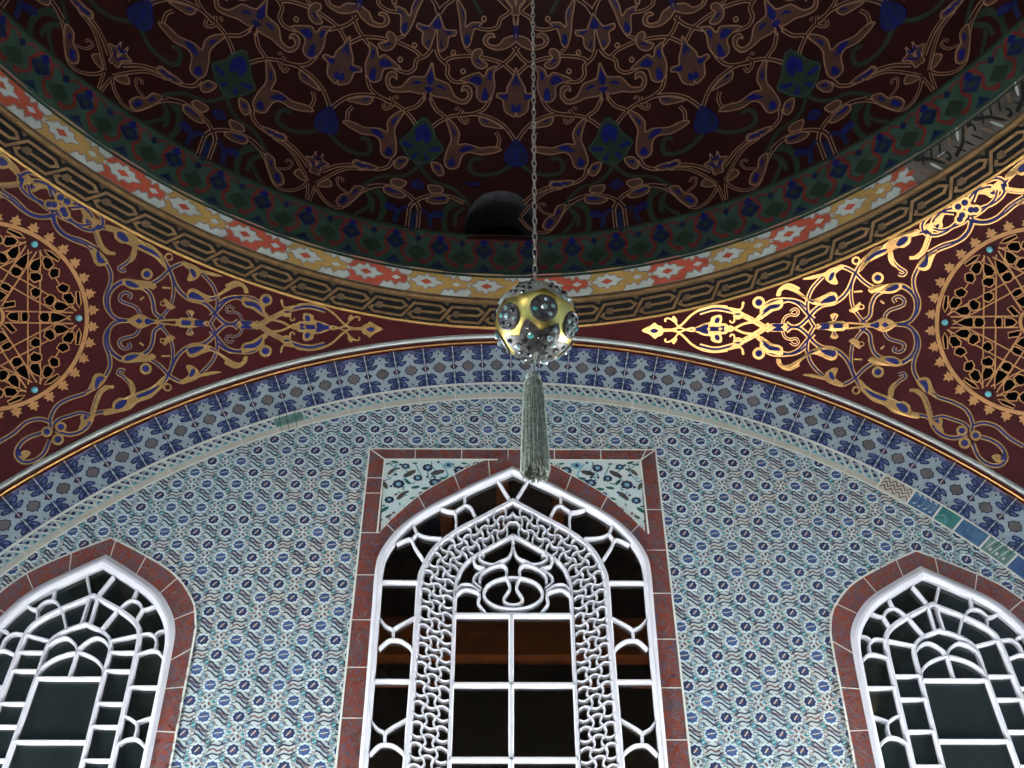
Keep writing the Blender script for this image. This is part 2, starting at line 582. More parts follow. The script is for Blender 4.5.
# spandrel panels beside the head of the middle window
mid_red = MID['red']
for s in (-1, 1):
    edge = [(s * p[0], p[1]) for p in mid_red if p[1] > 5.40 and p[0] > .12]
    P = [(s * .125, 5.965), (s * .838, 5.965), (s * .838, 5.405)] + list(reversed(edge))
    W.poly(P, 'tile_white', 5)
    W.stroke([(s * .838, 5.385), (s * .838, 5.965), (s * .10, 5.965)], .012, 'tile_joint', 9)

    def sp(px, py):                        # traced on the left panel
        return (s * (.838 - px), 5.965 - py)
    for (px, py, rr, mm) in ((.14, .055, .032, 'tile_navy'), (.285, .065, .04, 'tile_navy'), (.225, .15, .035, 'tile_navy'), (.335, .185, .042, 'tile_navy'),
                             (.105, .20, .046, 'tile_navy'), (.42, .045, .036, 'tile_sky'), (.49, .085, .042, 'tile_navy'), (.055, .325, .036, 'tile_navy'), (.255, .275, .022, 'tile_blue'), (.60, .04, .03, 'tile_navy')):
        c0 = sp(px, py)
        if py < .40 - .0 * px:
            W.disc(c0, rr * .86, 'tile_ink' if mm == 'tile_navy' else mm, 6, 16, rr * .74, lobes=8, amp=.08)
            W.disc(c0, rr * .36, 'tile_sky' if mm != 'tile_sky' else 'tile_navy', 7, 8)
    for (px, py, a, ln, mm) in ((.05, .10, .9, .07, 'tile_olive'), (.17, .115, .6, .10, 'tile_olive'), (.35, .105, .3, .10, 'tile_olive'), (.07, .02, -.3, .05, 'tile_green'), (.09, .075, .2, .04, 'tile_green'),
                                (.16, .18, -.9, .06, 'tile_green'), (.215, .225, .2, .06, 'tile_green'), (.28, .235, .0, .06, 'tile_green'), (.39, .15, .1, .05, 'tile_green'), (.02, .21, -1.1, .07, 'tile_olive'),
                                (.13, .29, .9, .09, 'tile_olive'), (.20, .31, .4, .04, 'tile_green'), (.03, .40, .7, .07, 'tile_green'), (.06, .45, .5, .05, 'tile_olive'), (.55, .06, .5, .06, 'tile_olive'), (.52, .03, -.2, .04, 'tile_green'), (.02, .37, 0, .03, 'tile_navy'), (.20, .03, 0, .035, 'tile_green')):
        c0 = sp(px, py)
        W.disc(c0, ln / 2, mm, 6, 8, ln * .2, rot=s * -a)
    rs = random.Random(4)
    for k in range(90):
        px_, py_ = rs.uniform(.015, .66), rs.uniform(.015, .52)
        c0 = sp(px_, py_)
        lim = np.interp(abs(c0[0]), [p[0] for p in mid_red[:40]], [p[1] for p in mid_red[:40]])
        if c0[1] < lim - .01:
            continue
        kk = rs.random()
        if kk < .4:
            W.disc(c0, .013, 'tile_green' if kk < .2 else 'tile_turq', 5.5, 6, .005, rot=rs.uniform(-1.5, 1.5))
        elif kk < .75:
            e = rs.uniform(-1.2, 1.2)
            W.stroke([(c0[0] - .022 * math.cos(e), c0[1] - .022 * math.sin(e)), c0, (c0[0] + .022 * math.cos(e + .8), c0[1] + .022 * math.sin(e + .8))], .0065, 'tile_olive' if kk < .6 else 'tile_ink', 5.5)
        else:
            W.disc(c0, .010, 'tile_rust' if kk < .82 else 'tile_navy', 5.5, 8)
    for k in range(7):
        a = k * .085 + .03
        W.stroke([sp(a, .03 + .02 * (k % 2)), sp(a + .05, .09 + .03 * (k % 3)), sp(a + .01, .17)], .006, 'tile_turq', 6, sm=3)
wall_back = tag(W.build('wall_back'), 'back wall of pale turquoise and navy flowered tiles around the three windows', 'wall', 'structure')

# ------------------------------------------------------------------ red tile surrounds of the windows
def ribbon(M, A, B, mt, l):
    n = len(A)
    M.add([M.fn(p[0], p[1], l) for p in A] + [M.fn(p[0], p[1], l) for p in B], [(i, i + 1, n + i + 1, n + i) for i in range(n - 1)], mt)


def surround_scribble(M, A, B, l, seed):
    rr = random.Random(seed)
    n = len(A)
    for i in range(n - 1):
        L = math.hypot(*(A[i + 1] - A[i]))
        for k in range(max(1, int(L / .0045))):
            t, s0 = rr.random(), rr.uniform(.06, .9)
            p = A[i] * (1 - t) + A[i + 1] * t
            q = B[i] * (1 - t) + B[i + 1] * t
            c = p * (1 - s0) + q * s0
            d = rr.uniform(.010, .020)
            a = rr.choice((.6, .9, 2.2, 2.5)) + rr.uniform(-.3, .3)
            e = np.array([math.cos(a), math.sin(a)]) * d
            M.stroke([c - e, c + np.array([e[1], -e[0]]) * .35, c + e], .0058, rr.choice(('tile_taupe', 'tile_rust', 'tile_slate', 'tile_brick', 'tile_brick')), l)


def joints(M, A, B, l, step, w=.006):
    acc = 0
    for i in range(len(A) - 1):
        acc += math.hypot(*(A[i + 1] - A[i]))
        if acc > step:
            acc = 0
            M.stroke([A[i], B[i]], w, 'tile_joint', l)


NAMES = (('middle', 'red tile border and rectangular frame around the tall middle window'), ('left', 'red tile border around the pointed window at the left'), ('right', 'red tile border around the pointed window at the right'))
for idx, (cx, S, k) in enumerate(((0, MID, 0), (-SIDE_X, SIDE, 1), (SIDE_X, SIDE, -1))):
    M = Mesh(wall_fn)
    A, B = shift(full(S['red']), cx, k), shift(full(S['outer']), cx, k)
    if idx == 0:
        # arch band, then the upright frame
        keep = A[:, 1] > 5.22
        keep[0] = keep[-1] = False
        A2, B2 = A[keep], B[keep]
        ribbon(M, A2, B2, 'tile_red', 7)
        M.stroke(A2[(A2[:, 1] > 5.42) & (A2[:, 0] < -.22)], .006, 'tile_joint', 8)
        M.stroke(A2[(A2[:, 1] > 5.42) & (A2[:, 0] > .22)], .006, 'tile_joint', 8)
        surround_scribble(M, A2, B2, 8, 5)
        joints(M, A2, B2, 9, .26)
        fr_o = np.array([(-.93, Z_LOW), (-.934, 4.0), (-.94, 4.78), (-.945, 6.055), (.945, 6.055), (.94, 4.78), (.934, 4.0), (.93, Z_LOW)])
        fr_i = np.array([(-.80, Z_LOW), (-.80, 4.0), (-.80, 4.78), (-.838, 5.965), (.838, 5.965), (.80, 4.78), (.80, 4.0), (.80, Z_LOW)])
        D_o, D_i = [], []
        for i in range(len(fr_o) - 1):
            m = max(2, int(math.hypot(*(fr_o[i + 1] - fr_o[i])) / .06))
            for t in range(m):
                D_o.append(fr_o[i] + (fr_o[i + 1] - fr_o[i]) * t / m)
                D_i.append(fr_i[i] + (fr_i[i + 1] - fr_i[i]) * t / m)
        D_o.append(fr_o[-1])
        D_i.append(fr_i[-1])
        D_o, D_i = np.array(D_o), np.array(D_i)
        D_i = np.array([(math.copysign(float(np.interp(min(p[1], 5.965), [Z_LOW, 4.78, 5.965], [.80, .80, .838])), p[0]) if p[1] < 6.04 else float(np.clip(p[0], -.838, .838)), min(p[1], 5.965)) for p in D_o])
        ribbon(M, D_o, D_i, 'tile_red', 6)
        surround_scribble(M, D_o, D_i, 7.4, 9)
        ok_ = ~((np.abs(D_o[:, 0]) > .90) & (D_o[:, 1] > 5.86))
        joints(M, D_o[ok_], D_i[ok_], 8, .30)
        M.stroke(D_o, .012, 'tile_joint', 8)
        for s in (-1, 1):
            M.stroke([(s * .945, 6.055), (s * .838, 5.965)], .008, 'tile_joint', 9)
    else:
        ribbon(M, A, B, 'tile_red', 7)
        surround_scribble(M, A, B, 8, 20 + idx)
        joints(M, A, B, 9, .24)
        M.stroke(A, .012, 'tile_joint', 8)
    tag(M.build('trim_%d' % (idx + 1)), NAMES[idx][1], 'tile border', 'structure')

# ------------------------------------------------------------------ windows
YF, YB = YW - .022, YW + .030


def pane(M, half, cx, k, y, mt, th=.006):
    P = shift(full(half), cx, k)
    n = len(P)
    pts = [(p[0], y, p[1]) for p in P] + [(p[0], y + th, p[1]) for p in P]
    M.add(pts, [tuple(range(n)), tuple(range(2 * n - 1, n - 1, -1))] + [(i, (i + 1) % n, n + (i + 1) % n, n + i) for i in range(n)], mt)


def sym(P):
    return [P, [(-x, z) for x, z in P]]


def x_at(half, z):
    h = half
    for i in range(len(h) - 1):
        if (h[i][1] - z) * (h[i + 1][1] - z) <= 0 and h[i][1] != h[i + 1][1]:
            t = (z - h[i][1]) / (h[i + 1][1] - h[i][1])
            return h[i][0] + t * (h[i + 1][0] - h[i][0])
    return h[-1][0]


# ---- middle window
win = empty('window_1', (0, YW, Z_LOW))
tag(win, 'tall white middle window with knotted lattice band and pointed arch', 'window', 'structure')
win_off = (0, YW, Z_LOW)


def part(M, name, root, label=None):
    off = np.array(root.location)
    M.v = [tuple(np.array(p) - off) for p in M.v]
    o = M.build(name, root)
    if label:
        o['label'] = label
    return o


M = Mesh()
M.band3(full(MID['outer']), full(MID['inner']), YB, YF, 'white_paint')
M.bar([(-.82, Z_LOW), (.82, Z_LOW)], .09, YB, YF, 'white_paint')
part(M, 'outer_frame', win)
M = Mesh()
M.bar(full(MID['mid']), .040, YB, YF + .008, 'white_paint')
part(M, 'middle_frame', win)
M = Mesh()
M.bar(full(MID['light']), .024, YB, YF + .010, 'white_paint')
for z in (4.82, 4.383, 3.957, 3.53, 3.1):
    M.bar([(-.342, z), (.342, z)], .026, YB, YF + .010, 'white_paint')
M.bar([(-.012, 4.82), (-.015, Z_LOW)], .03, YB, YF + .010, 'white_paint')
part(M, 'glazing_bars', win, 'white bars of the inner light')
# tracery in the head of the inner light
M = Mesh()
tr_ = [[(0, 5.385), (0, 5.30)]]
T2 = [[(0, 5.30), (-.012, 5.25), (-.035, 5.208), (-.08, 5.185), (-.12, 5.165), (-.17, 5.175), (-.205, 5.205), (-.197, 5.235), (-.175, 5.225)],
      [(-.24, 5.20), (-.222, 5.155), (-.17, 5.132), (-.222, 5.09), (-.236, 5.045), (-.19, 4.995)],
      [(-.042, 5.075), (-.038, 5.13), (-.06, 5.16), (-.11, 5.152), (-.165, 5.12), (-.196, 5.08), (-.20, 5.03)],
      [(-.035, 5.068), (-.02, 5.0), (-.055, 4.93), (-.038, 4.895), (0, 4.885)],
      [(-.345, 4.965), (-.31, 5.018), (-.255, 5.02), (-.195, 4.975)],
      [(-.345, 4.945), (-.30, 4.985), (-.25, 4.985), (-.20, 4.96), (-.205, 4.90), (-.165, 4.835)]]
M.bar(tr_[0], .016, YB, YF + .010, 'white_paint')
for P in T2:
    for Q in sym(P):
        M.bar(Q, .017, YB, YF + .010, 'white_paint', sm=4)
ov = [(.175 * math.cos(a), 4.965 + .108 * math.sin(a)) for a in np.linspace(0, 2 * math.pi, 28, endpoint=False)]
M.bar(ov, .018, YB, YF + .010, 'white_paint', closed=True)
part(M, 'tracery', win, 'curling white tracery in the pointed head')
# bars between outer and middle frame
M = Mesh()
for z in (5.041, 4.403, 3.765, 3.127):
    for s in (-1, 1):
        M.bar([(s * x_at(MID['mid'], z), z), (s * x_at(MID['inner'], z), z)], .020, YB, YF + .010, 'white_paint')
for dz in (0, -.62, -1.24):
    A_, B_ = (-.692, 4.722 + dz), (-.688, 4.658 + dz)
    for P in ([(-.772, 4.789 + dz), (-.735, 4.745 + dz), A_], [A_, (-.655, 4.75 + dz), (-.575, 4.80 + dz)], [A_, B_], [B_, (-.72, 4.648 + dz), (-.765, 4.60 + dz)], [B_, (-.64, 4.65 + dz), (-.59, 4.615 + dz), (-.575, 4.59 + dz)]):
        for Q in sym(P):
            M.bar(Q, .0165, YB, YF + .010, 'white_paint', sm=3)
for P in ([(-.095, 5.80), (-.022, 5.655)], [(-.307, 5.672), (-.304, 5.605)], [(-.304, 5.605), (-.265, 5.585), (-.235, 5.52)], [(-.304, 5.605), (-.364, 5.552)], [(-.364, 5.552), (-.41, 5.56), (-.452, 5.578)], [(-.364, 5.552), (-.355, 5.50), (-.352, 5.425)],
          [(-.616, 5.447), (-.594, 5.389)], [(-.594, 5.389), (-.54, 5.362), (-.44, 5.352)], [(-.594, 5.389), (-.622, 5.345)], [(-.622, 5.345), (-.65, 5.345), (-.715, 5.31)], [(-.622, 5.345), (-.60, 5.29), (-.545, 5.20)]):
    for Q in sym(P):
        M.bar(Q, .017, YB, YF + .010, 'white_paint', sm=3 if len(P) > 2 else 0)
part(M, 'border_bars', win, 'white branching bars between the two frames')
# knotted lattice
M = Mesh()


def resample(P, n):
    d = np.r_[0, np.cumsum(np.linalg.norm(np.diff(P, axis=0), axis=1))]
    t = np.linspace(0, d[-1], n)
    return np.stack([np.interp(t, d, P[:, 0]), np.interp(t, d, P[:, 1])], 1)


def clip_low(h, z):
    return np.array([p for p in h if p[1] >= z])


n1, n2 = 61, 161
mo, lo = MID['mid'], MID['light']
mo = np.vstack([resample(mo[mo[:, 1] > 5.03], n1), resample(mo[mo[:, 1] <= 5.045], n2)[1:]])
lo = np.vstack([resample(lo[lo[:, 1] > 4.96], n1), resample(lo[lo[:, 1] <= 4.97], n2)[1:]])
CELL = .0585
dm = np.r_[0, np.cumsum(np.linalg.norm(np.diff((mo + lo) / 2, axis=0), axis=1))]
ncell = int(dm[-1] / CELL)


def lat(s, t):                             # s in cells along the band, t 0 (outside) .. 3 (inside)
    d = s * CELL
    tt = .06 + .88 * t / 3
    a = np.array([np.interp(d, dm, mo[:, 0]), np.interp(d, dm, mo[:, 1])])
    b = np.array([np.interp(d, dm, lo[:, 0]), np.interp(d, dm, lo[:, 1])])
    return a * (1 - tt) + b * tt


for sgn in (-1, 1):
    for i in range(ncell):
        for j in range(3):
            amp = .23 if (i + j) % 2 else -.23
            # edge on the far side of the cell along s
            P = [lat(i + 1 + amp * math.sin(math.pi * q / 4), j + q / 4) for q in range(5)]
            M.bar([(sgn * p[0], p[1]) for p in P], .0108, YB, YF + .010, 'white_paint')
            if j < 2:
                P = [lat(i + q / 4, j + 1 + -amp * math.sin(math.pi * q / 4)) for q in range(5)]
                M.bar([(sgn * p[0], p[1]) for p in P], .0108, YB, YF + .010, 'white_paint')
part(M, 'lattice_band', win, 'white knotted openwork band')
M = Mesh()
pane(M, MID['inner'] * np.array([1.02, 1]), 0, 0, YB - .006, 'pane_dark')
part(M, 'window_glass', win, 'dark reflecting glass')

# ---- side windows
for num, (cx, k, side) in enumerate(((-SIDE_X, 1, 'left'), (SIDE_X, -1, 'right'))):
    root = empty('window_%d' % (num + 2), (cx, YW, Z_LOW))
    tag(root, 'white pointed window with branching bars, cut by the %s edge of the picture' % side, 'window', 'structure')
    sh = lambda P: shift(P, cx, k)
    M = Mesh()
    M.band3(sh(full(SIDE['outer'])), sh(full(SIDE['inner'])), YB, YF, 'white_paint')
    M.bar(sh([(-.57, Z_LOW), (.57, Z_LOW)]), .08, YB, YF, 'white_paint')
    part(M, 'outer_frame', root)
    M = Mesh()
    M.bar(sh(full(SIDE['mid'])), .030, YB, YF + .008, 'white_paint')
    part(M, 'middle_frame', root)
    M = Mesh()
    M.bar(sh(full(SIDE['light'])), .023, YB, YF + .010, 'white_paint')
    for z in (4.415, 4.055, 3.60, 3.15):
        x = x_at(SIDE['light'], z)
        M.bar(sh([(-x, z), (x, z)]), 0.018, YB, YF + .010, 'white_paint')
    part(M, 'glazing_bars', root, 'white bars of the inner light')
    M = Mesh()
    arcs = [[(-.182, 4.44), (-.16, 4.485), (-.1, 4.535), (0, 4.565), (.1, 4.535), (.16, 4.485), (.182, 4.44)]]
    arcs += sym([(0, 4.57), (.025, 4.615), (.085, 4.655), (.14, 4.635), (.17, 4.60)])
    arcs += [[(0, 4.565), (-.002, 4.415)]]
    for P in arcs:
        M.bar(sh(catmull(P, 4) if len(P) > 2 else P), .0165, YB, YF + .010, 'white_paint')
    part(M, 'tracery', root, 'interlaced white arcs in the pointed head')
    M = Mesh()
    lst = (4.567, 4.458, 4.271, 4.14, 3.954, 3.76, 3.6, 3.4, 3.2, 3.0) if k > 0 else (4.44, 4.295, 4.108, 3.915, 3.76, 3.58, 3.4, 3.2, 3.0)
    for z in lst:
        for s in (-1, 1):
            M.bar(sh([(s * x_at(SIDE['light'], z), z), (s * x_at(SIDE['mid'], z), z)]), .0165, YB, YF + .010, 'white_paint')
    for P in ([(.31, 4.67), (.175, 4.635)], [(.023, 4.90), (.025, 4.735)], [(.163, 4.83), (.098, 4.70)]):
        for Q in sym(P):
            M.bar(sh(Q), .0165, YB, YF + .010, 'white_paint')
    part(M, 'inner_bars', root, 'white spokes between middle frame and inner light')
    M = Mesh()
    X = [[(.08, 5.045), (.025, 4.925)],
         [(.243, 4.955), (.232, 4.89)], [(.232, 4.89), (.205, 4.875), (.172, 4.835)], [(.232, 4.89), (.275, 4.875), (.305, 4.83)], [(.305, 4.83), (.335, 4.835), (.37, 4.855)], [(.305, 4.83), (.282, 4.755)],
         [(.470, 4.70), (.435, 4.69), (.414, 4.665)], [(.414, 4.665), (.385, 4.68), (.326, 4.672)], [(.414, 4.665), (.432, 4.63), (.434, 4.58)], [(.434, 4.58), (.46, 4.57), (.49, 4.54)], [(.434, 4.58), (.40, 4.575), (.335, 4.548)],
         [(.34, 4.365), (.50, 4.365)],
         [(.350, 4.20), (.395, 4.185), (.433, 4.16)], [(.433, 4.16), (.465, 4.175), (.505, 4.19)], [(.433, 4.16), (.445, 4.12), (.443, 4.075)], [(.443, 4.075), (.40, 4.065), (.352, 4.03)], [(.443, 4.075), (.475, 4.06), (.508, 4.03)],
         [(.352, 3.87), (.515, 3.87)], [(.352, 3.45), (.515, 3.45)]]
    for P in X:
        for Q in sym(P):
            M.bar(sh(catmull(Q, 3) if len(Q) > 2 else Q), .0165, YB, YF + .010, 'white_paint')
    part(M, 'border_bars', root, 'white branching bars between the two frames')
    M = Mesh()
    pane(M, SIDE['inner'] * np.array([1.02, 1]), cx, k, YB - .006, 'pane_reflection')
    part(M, 'window_glass', root, 'glass with its grey green reflection painted in')

# ------------------------------------------------------------------ arch of star tiles, narrow band, mouldings
R_T0, R_T1, R_N1 = 4.472, 4.085, 3.945
A_END = 62.0
M = Mesh(arch_fn(.012))
n = 160
aa = np.linspace(-A_END, A_END, n)
ribbon(M, [(a, R_T0) for a in aa], [(a, R_T1) for a in aa], 'star_blue', 0)
PITCH = 2.711
RM = 4.262                                  # radius of the row of diamonds
um = math.degrees(1 / RM)                   # metres -> degrees


def ap(a0, pts, mt, l):
    M.poly([(a0 + x * um, RM + y) for x, y in pts], mt, l)


hw = PITCH / um / 2


def ad(a0, x, y, r, mt, l, ry=None, rot=0.0, n=10, lobes=0, amp=0.0):
    ry = r if ry is None else ry
    P = []
    for q in range(n):
        t = 2 * math.pi * q / n
        k = 1 + amp * math.cos(lobes * t) if lobes else 1
        px, py = r * k * math.cos(t), ry * k * math.sin(t)
        P.append((x + px * math.cos(rot) - py * math.sin(rot), y + px * math.sin(rot) + py * math.cos(rot)))
    ap(a0, P, mt, l)


for i in range(-23, 24):
    a0 = -1.5 + i * PITCH
    ctrl = [(0, .178), (.018, .150), (.034, .158), (.036, .128), (.066, .126), (.058, .098), (.046, .080), (.072, .062), (hw - .001, .036), (hw - .001, -.036), (.072, -.062), (.046, -.080), (.058, -.098), (.066, -.126), (.036, -.128), (.034, -.158), (.018, -.150), (0, -.178)]
    star = ctrl + [(-x, y) for x, y in reversed(ctrl[1:-1])]
    ap(a0, star, 'star_grey', 1)
    dia = [(0, .062), (.010, .044), (.030, .036), (.040, .014), (.050, 0), (.040, -.014), (.030, -.036), (.010, -.044), (0, -.062)]
    dia = dia + [(-x, y) for x, y in reversed(dia[1:-1])]
    ap(a0, [(x * .98, y * .98) for x, y in dia], 'star_ink', 2)
    ap(a0, [(x * .82, y * .82) for x, y in dia], 'tile_taupe', 3)
    for sx in (-1, 1):
        for sy in (-1, 1):
            ad(a0, sx * .066, sy * .052, .009, 'tile_sky', 2, .006, sx * sy * .8, 6)
            ad(a0, sx * .026, sy * .10, .008, 'tile_sky', 2, .005, sx * sy * 1.0, 6)
    for y in (.138, -.138):
        ad(a0, 0, y, .006, 'tile_navy', 2, .012, 0, 6)
    # palmettes on the joints
    aj = a0 + PITCH / 2
    ad(aj, 0, 0, .024, 'star_ink', 3, .030, 0, 16, 4, .2)
    ad(aj, 0, 0, .012, 'tile_rust', 4, .014, 0, 8)
    for sy in (-1, 1):
        for sx, x0, y0, ro in ((-1, .046, .076, .5), (1, .046, .076, .5), (-1, .040, .132, 1.0), (1, .040, .132, 1.0), (0, 0, .150, math.pi / 2)):
            rot = ro * sy * (sx if sx else 1)
            ad(aj, sx * x0, sy * y0, .033, 'star_ink', 3, .021, rot, 14, 3, .10)
            ad(aj, sx * x0, sy * y0, .021, 'star_blue', 4, .012, rot, 8)
        ad(aj, 0, sy * .092, .020, 'tile_navy', 3, .034, 0, 10)
        ad(aj, 0, sy * .092, .009, 'tile_sky', 4, .018, 0, 8)
        ad(aj, 0, sy * .186, .060, 'tile_navy', 2, .020, 0, 10)
    M.stroke([(aj, R_T0), (aj, R_T1)], .0035 * um, 'tile_joint', 5)
tag(M.build('trim_4'), 'arched border of white star tiles with blue palmettes above the windows', 'tile border', 'structure')

M = Mesh(arch_fn(.016))
aa = np.linspace(-A_END, A_END, 200)
ribbon(M, [(a, R_T1) for a in aa], [(a, R_N1) for a in aa], 'band_grey', 0)
ribbon(M, [(a, R_N1 + .044) for a in aa], [(a, R_N1) for a in aa], 'tile_cream', 1)
ribbon(M, [(a, R_T1 + .008) for a in aa], [(a, R_T1 - .012) for a in aa], 'tile_joint', 3)
ribbon(M, [(a, R_N1 + .006) for a in aa], [(a, R_N1 - .008) for a in aa], 'tile_joint', 3)
rm = (R_T1 + R_N1 + .044) / 2
umn = math.degrees(1 / rm)
a = -A_END
i = 0
while a < A_END:
    b = a + .062 * umn
    if not (36.25 < a < 53):
        M.poly([(a + .010 * umn, rm + .034), (a + .040 * umn, rm + .034), (a + .025 * umn, rm + .012)], 'tile_navy', 1)
        M.poly([(a + .010 * umn, rm - .034), (a + .040 * umn, rm - .034), (a + .025 * umn, rm - .012)], 'tile_turq', 1)
        M.disc((a + .053 * umn, rm), .014 * umn, 'tile_navy', 1, 8, .014)
        M.poly([(a + .028 * umn, rm + .004), (a + .045 * umn, rm + .03), (a + .05 * umn, rm + .026), (a + .033 * umn, rm)], 'tile_taupe', 1)
        M.poly([(a + .028 * umn, rm - .004), (a + .045 * umn, rm - .03), (a + .05 * umn, rm - .026), (a + .033 * umn, rm)], 'tile_taupe', 1)
        M.poly([(a - .004 * umn, rm + .038), (a + .006 * umn, rm + .038), (a + .060 * umn, rm - .038), (a + .050 * umn, rm - .038)], 'tile_joint', 1.5)
        if i % 4 == 0:
            M.stroke([(a, R_T1), (a, R_N1)], .006 * umn, 'tile_joint', 2)
    a = b
    i += 1
# repairs at the right: odd tiles let into the narrow band
cuts = [36.25, 39.19, 41.75, 43.76, 46.36, 48.96, 51.6, 54.2]
for q, mt in enumerate(('tile_cream', 'repair_blue', 'tile_teal', 'repair_blue', 'tile_sage', 'tile_blue', 'tile_navy')):
    a0, a1 = cuts[q], cuts[q + 1]
    sub = np.linspace(a0, a1, 6)
    ribbon(M, [(t, R_T1 - .008) for t in sub], [(t, R_N1 + .006) for t in sub], mt, 4)
    M.stroke([(a0, R_T1), (a0, R_N1)], .012 * umn, 'tile_joint', 6)
    if q == 0:
        for row in (-.036, 0, .036):
            zz = [(a0 + .05 + (a1 - a0 - .1) * t / 8, rm - .02 + row + (.018 if t % 2 else -.018)) for t in range(9)]
            M.stroke(zz, .013, 'tile_rust', 5)
    elif q == 1:
        for t in (.22, .42, .62, .82):
            c = a0 + (a1 - a0) * t
            M.stroke([(c - .16, rm + .03), (c + .1, rm + .02), (c + .06, rm - .05), (c - .15, rm - .06)], .011, 'tile_white', 5, sm=3)
    elif q in (3, 5):
        for t in np.linspace(.1, .9, 9):
            c = a0 + (a1 - a0) * t
            M.stroke([(c - .08, rm + .045), (c + .05, rm), (c - .02, rm - .075)], .007, 'tile_sky', 5, sm=2)
    elif q == 4:
        for t in (.2, .45, .7):
            c = a0 + (a1 - a0) * t
            M.disc((c, rm), .20, 'tile_white', 5, 8, .018, rot=.4)
            M.disc((c + .35, rm + .03), .16, 'tile_green', 5, 8, .02, rot=.4)
            M.disc((c + .2, rm - .05), .14, 'tile_cream', 5, 8, .015)
    elif q == 2:
        M.stroke([(a0 + .1, rm - .05), (a0 + .7, rm - .02), (a0 + 1.1, rm - .07)], .01, 'tile_sky', 5, sm=3)
sub = np.linspace(-23.3, -20.6, 5)
ribbon(M, [(t, R_T1 - .012) for t in sub], [(t, R_N1 + .05) for t in sub], 'tile_sage', 4)
for t in (-22.8, -22.1, -21.3):
    M.disc((t, rm), .22, 'tile_green', 5, 8, .020, rot=.5)
tag(M.build('trim_5'), 'narrow arched band of small patterned tiles with odd repair tiles at right', 'tile border', 'structure')


def sweep(M, section, mt, a0=-A_END, a1=A_END, n=120):
    """section: list of (distance along the vault below r, outward offset) swept along the wall arch."""
    rows = []
    for r, off in section:
        d = math.sqrt(SR * SR - r * r)
        k = (SR - off) / SR
        rows.append([(r * k * math.sin(math.radians(t)), d * k, SZ + r * k * math.cos(math.radians(t))) for t in np.linspace(a0, a1, n)])
    M.grid(rows, mt, smooth=True)


M = Mesh()


def roll(r0, r1, h, mt):
    sec = [(r0 + (r1 - r0) * t, h * math.sin(math.pi * t) + .004) for t in np.linspace(0, 1, 8)]
    sweep(M, sec, mt)


roll(4.528, 4.500, .024, 'grey_white')
roll(4.500, 4.478, .026, 'gold_satin')
roll(4.480, 4.466, .012, 'maroon')
M.grid([[(4.470 * math.sin(t), YW - .06, SZ + 4.470 * math.cos(t)) for t in np.radians(np.linspace(-A_END, A_END, 120))], [(4.468 * math.sin(t), YW, SZ + 4.468 * math.cos(t)) for t in np.radians(np.linspace(-A_END, A_END, 120))]], 'maroon')
tag(M.build('trim_6'), 'rounded white and gilt moulding along the arch above the star tiles', 'moulding', 'structure')

# ------------------------------------------------------------------ ring under the dome
f1 = cone_fn(RA, HA, 3.845, 7.158)          # key pattern
f2 = cone_fn(3.80, 7.172, 3.652, 7.258)     # flower band


def outline2(M, Q, w, mt, l):
    kx, ky = math.radians(1) * 3.72, .171
    G = np.array([(x * kx, y * ky) for x, y in Q])
    N = miter(G, True)
    A = [(p[0] / kx, p[1] / ky) for p in G + N * w / 2]
    B = [(p[0] / kx, p[1] / ky) for p in G - N * w / 2]
    n = len(A)
    M.add([f2(a, t, l) for a, t in A] + [f2(a, t, l) for a, t in B], [(k, (k + 1) % n, n + (k + 1) % n, n + k) for k in range(n)], mt)



M = Mesh(f1)
az = np.linspace(0, 360, 361)
M.grid([[f1(a, t, 0) for a in az[:-1]] for t in (0, .25, .5, .75, 1)], 'bronze_dark', True, True)
KP = 4.0
for i in range(90):
    a0 = i * KP - 5.6 - 1.3
    P = [(.12, .44), (.04, .28), (.16, .12), (.86, .12), (1.14, .88), (1.82, .88), (1.95, .70), (1.82, .50), (1.34, .50)]
    Q = [(a0 + x * KP, .10 + .80 * y) for x, y in P]
    # the stroke is laid out in degrees and fractions: build quads by hand
    W_A, W_T = .036, .036

    def pstroke(Q, w, mt, l):
        # work in metres so that the line keeps one width
        kx, ky = math.radians(1) * 3.94, .1935
        G = np.array([(x * kx, y * ky) for x, y in Q])
        N = miter(G)
        A = [(p[0] / kx, p[1] / ky) for p in G + N * w / 2]
        B = [(p[0] / kx, p[1] / ky) for p in G - N * w / 2]
        n = len(A)
        M.add([f1(a, t, l) for a, t in A] + [f1(a, t, l) for a, t in B], [(k, k + 1, n + k + 1, n + k) for k in range(n - 1)], mt)
    pstroke(Q, .068, 'key_black', 1)
    pstroke(Q, .020, 'bronze', 2)


def lathe(M, prof, mt, n=240):
    rows = [[(r * math.sin(2 * math.pi * i / n), r * math.cos(2 * math.pi * i / n), z) for i in range(n)] for r, z in prof]
    M.grid(rows, mt, True, True)


lathe(M, [(RA + .012 * math.cos(t) - .004, HA - .004 + .012 * math.sin(t)) for t in np.linspace(0, 2 * math.pi, 9)], 'gold_satin')
lathe(M, [(3.823 + .026 * math.cos(t), 7.160 + .022 * math.sin(t)) for t in np.linspace(0, 2 * math.pi, 11)], 'bronze')
tag(M.build('trim_7'), 'bronze ring with a black running key pattern under the dome', 'cornice', 'structure')

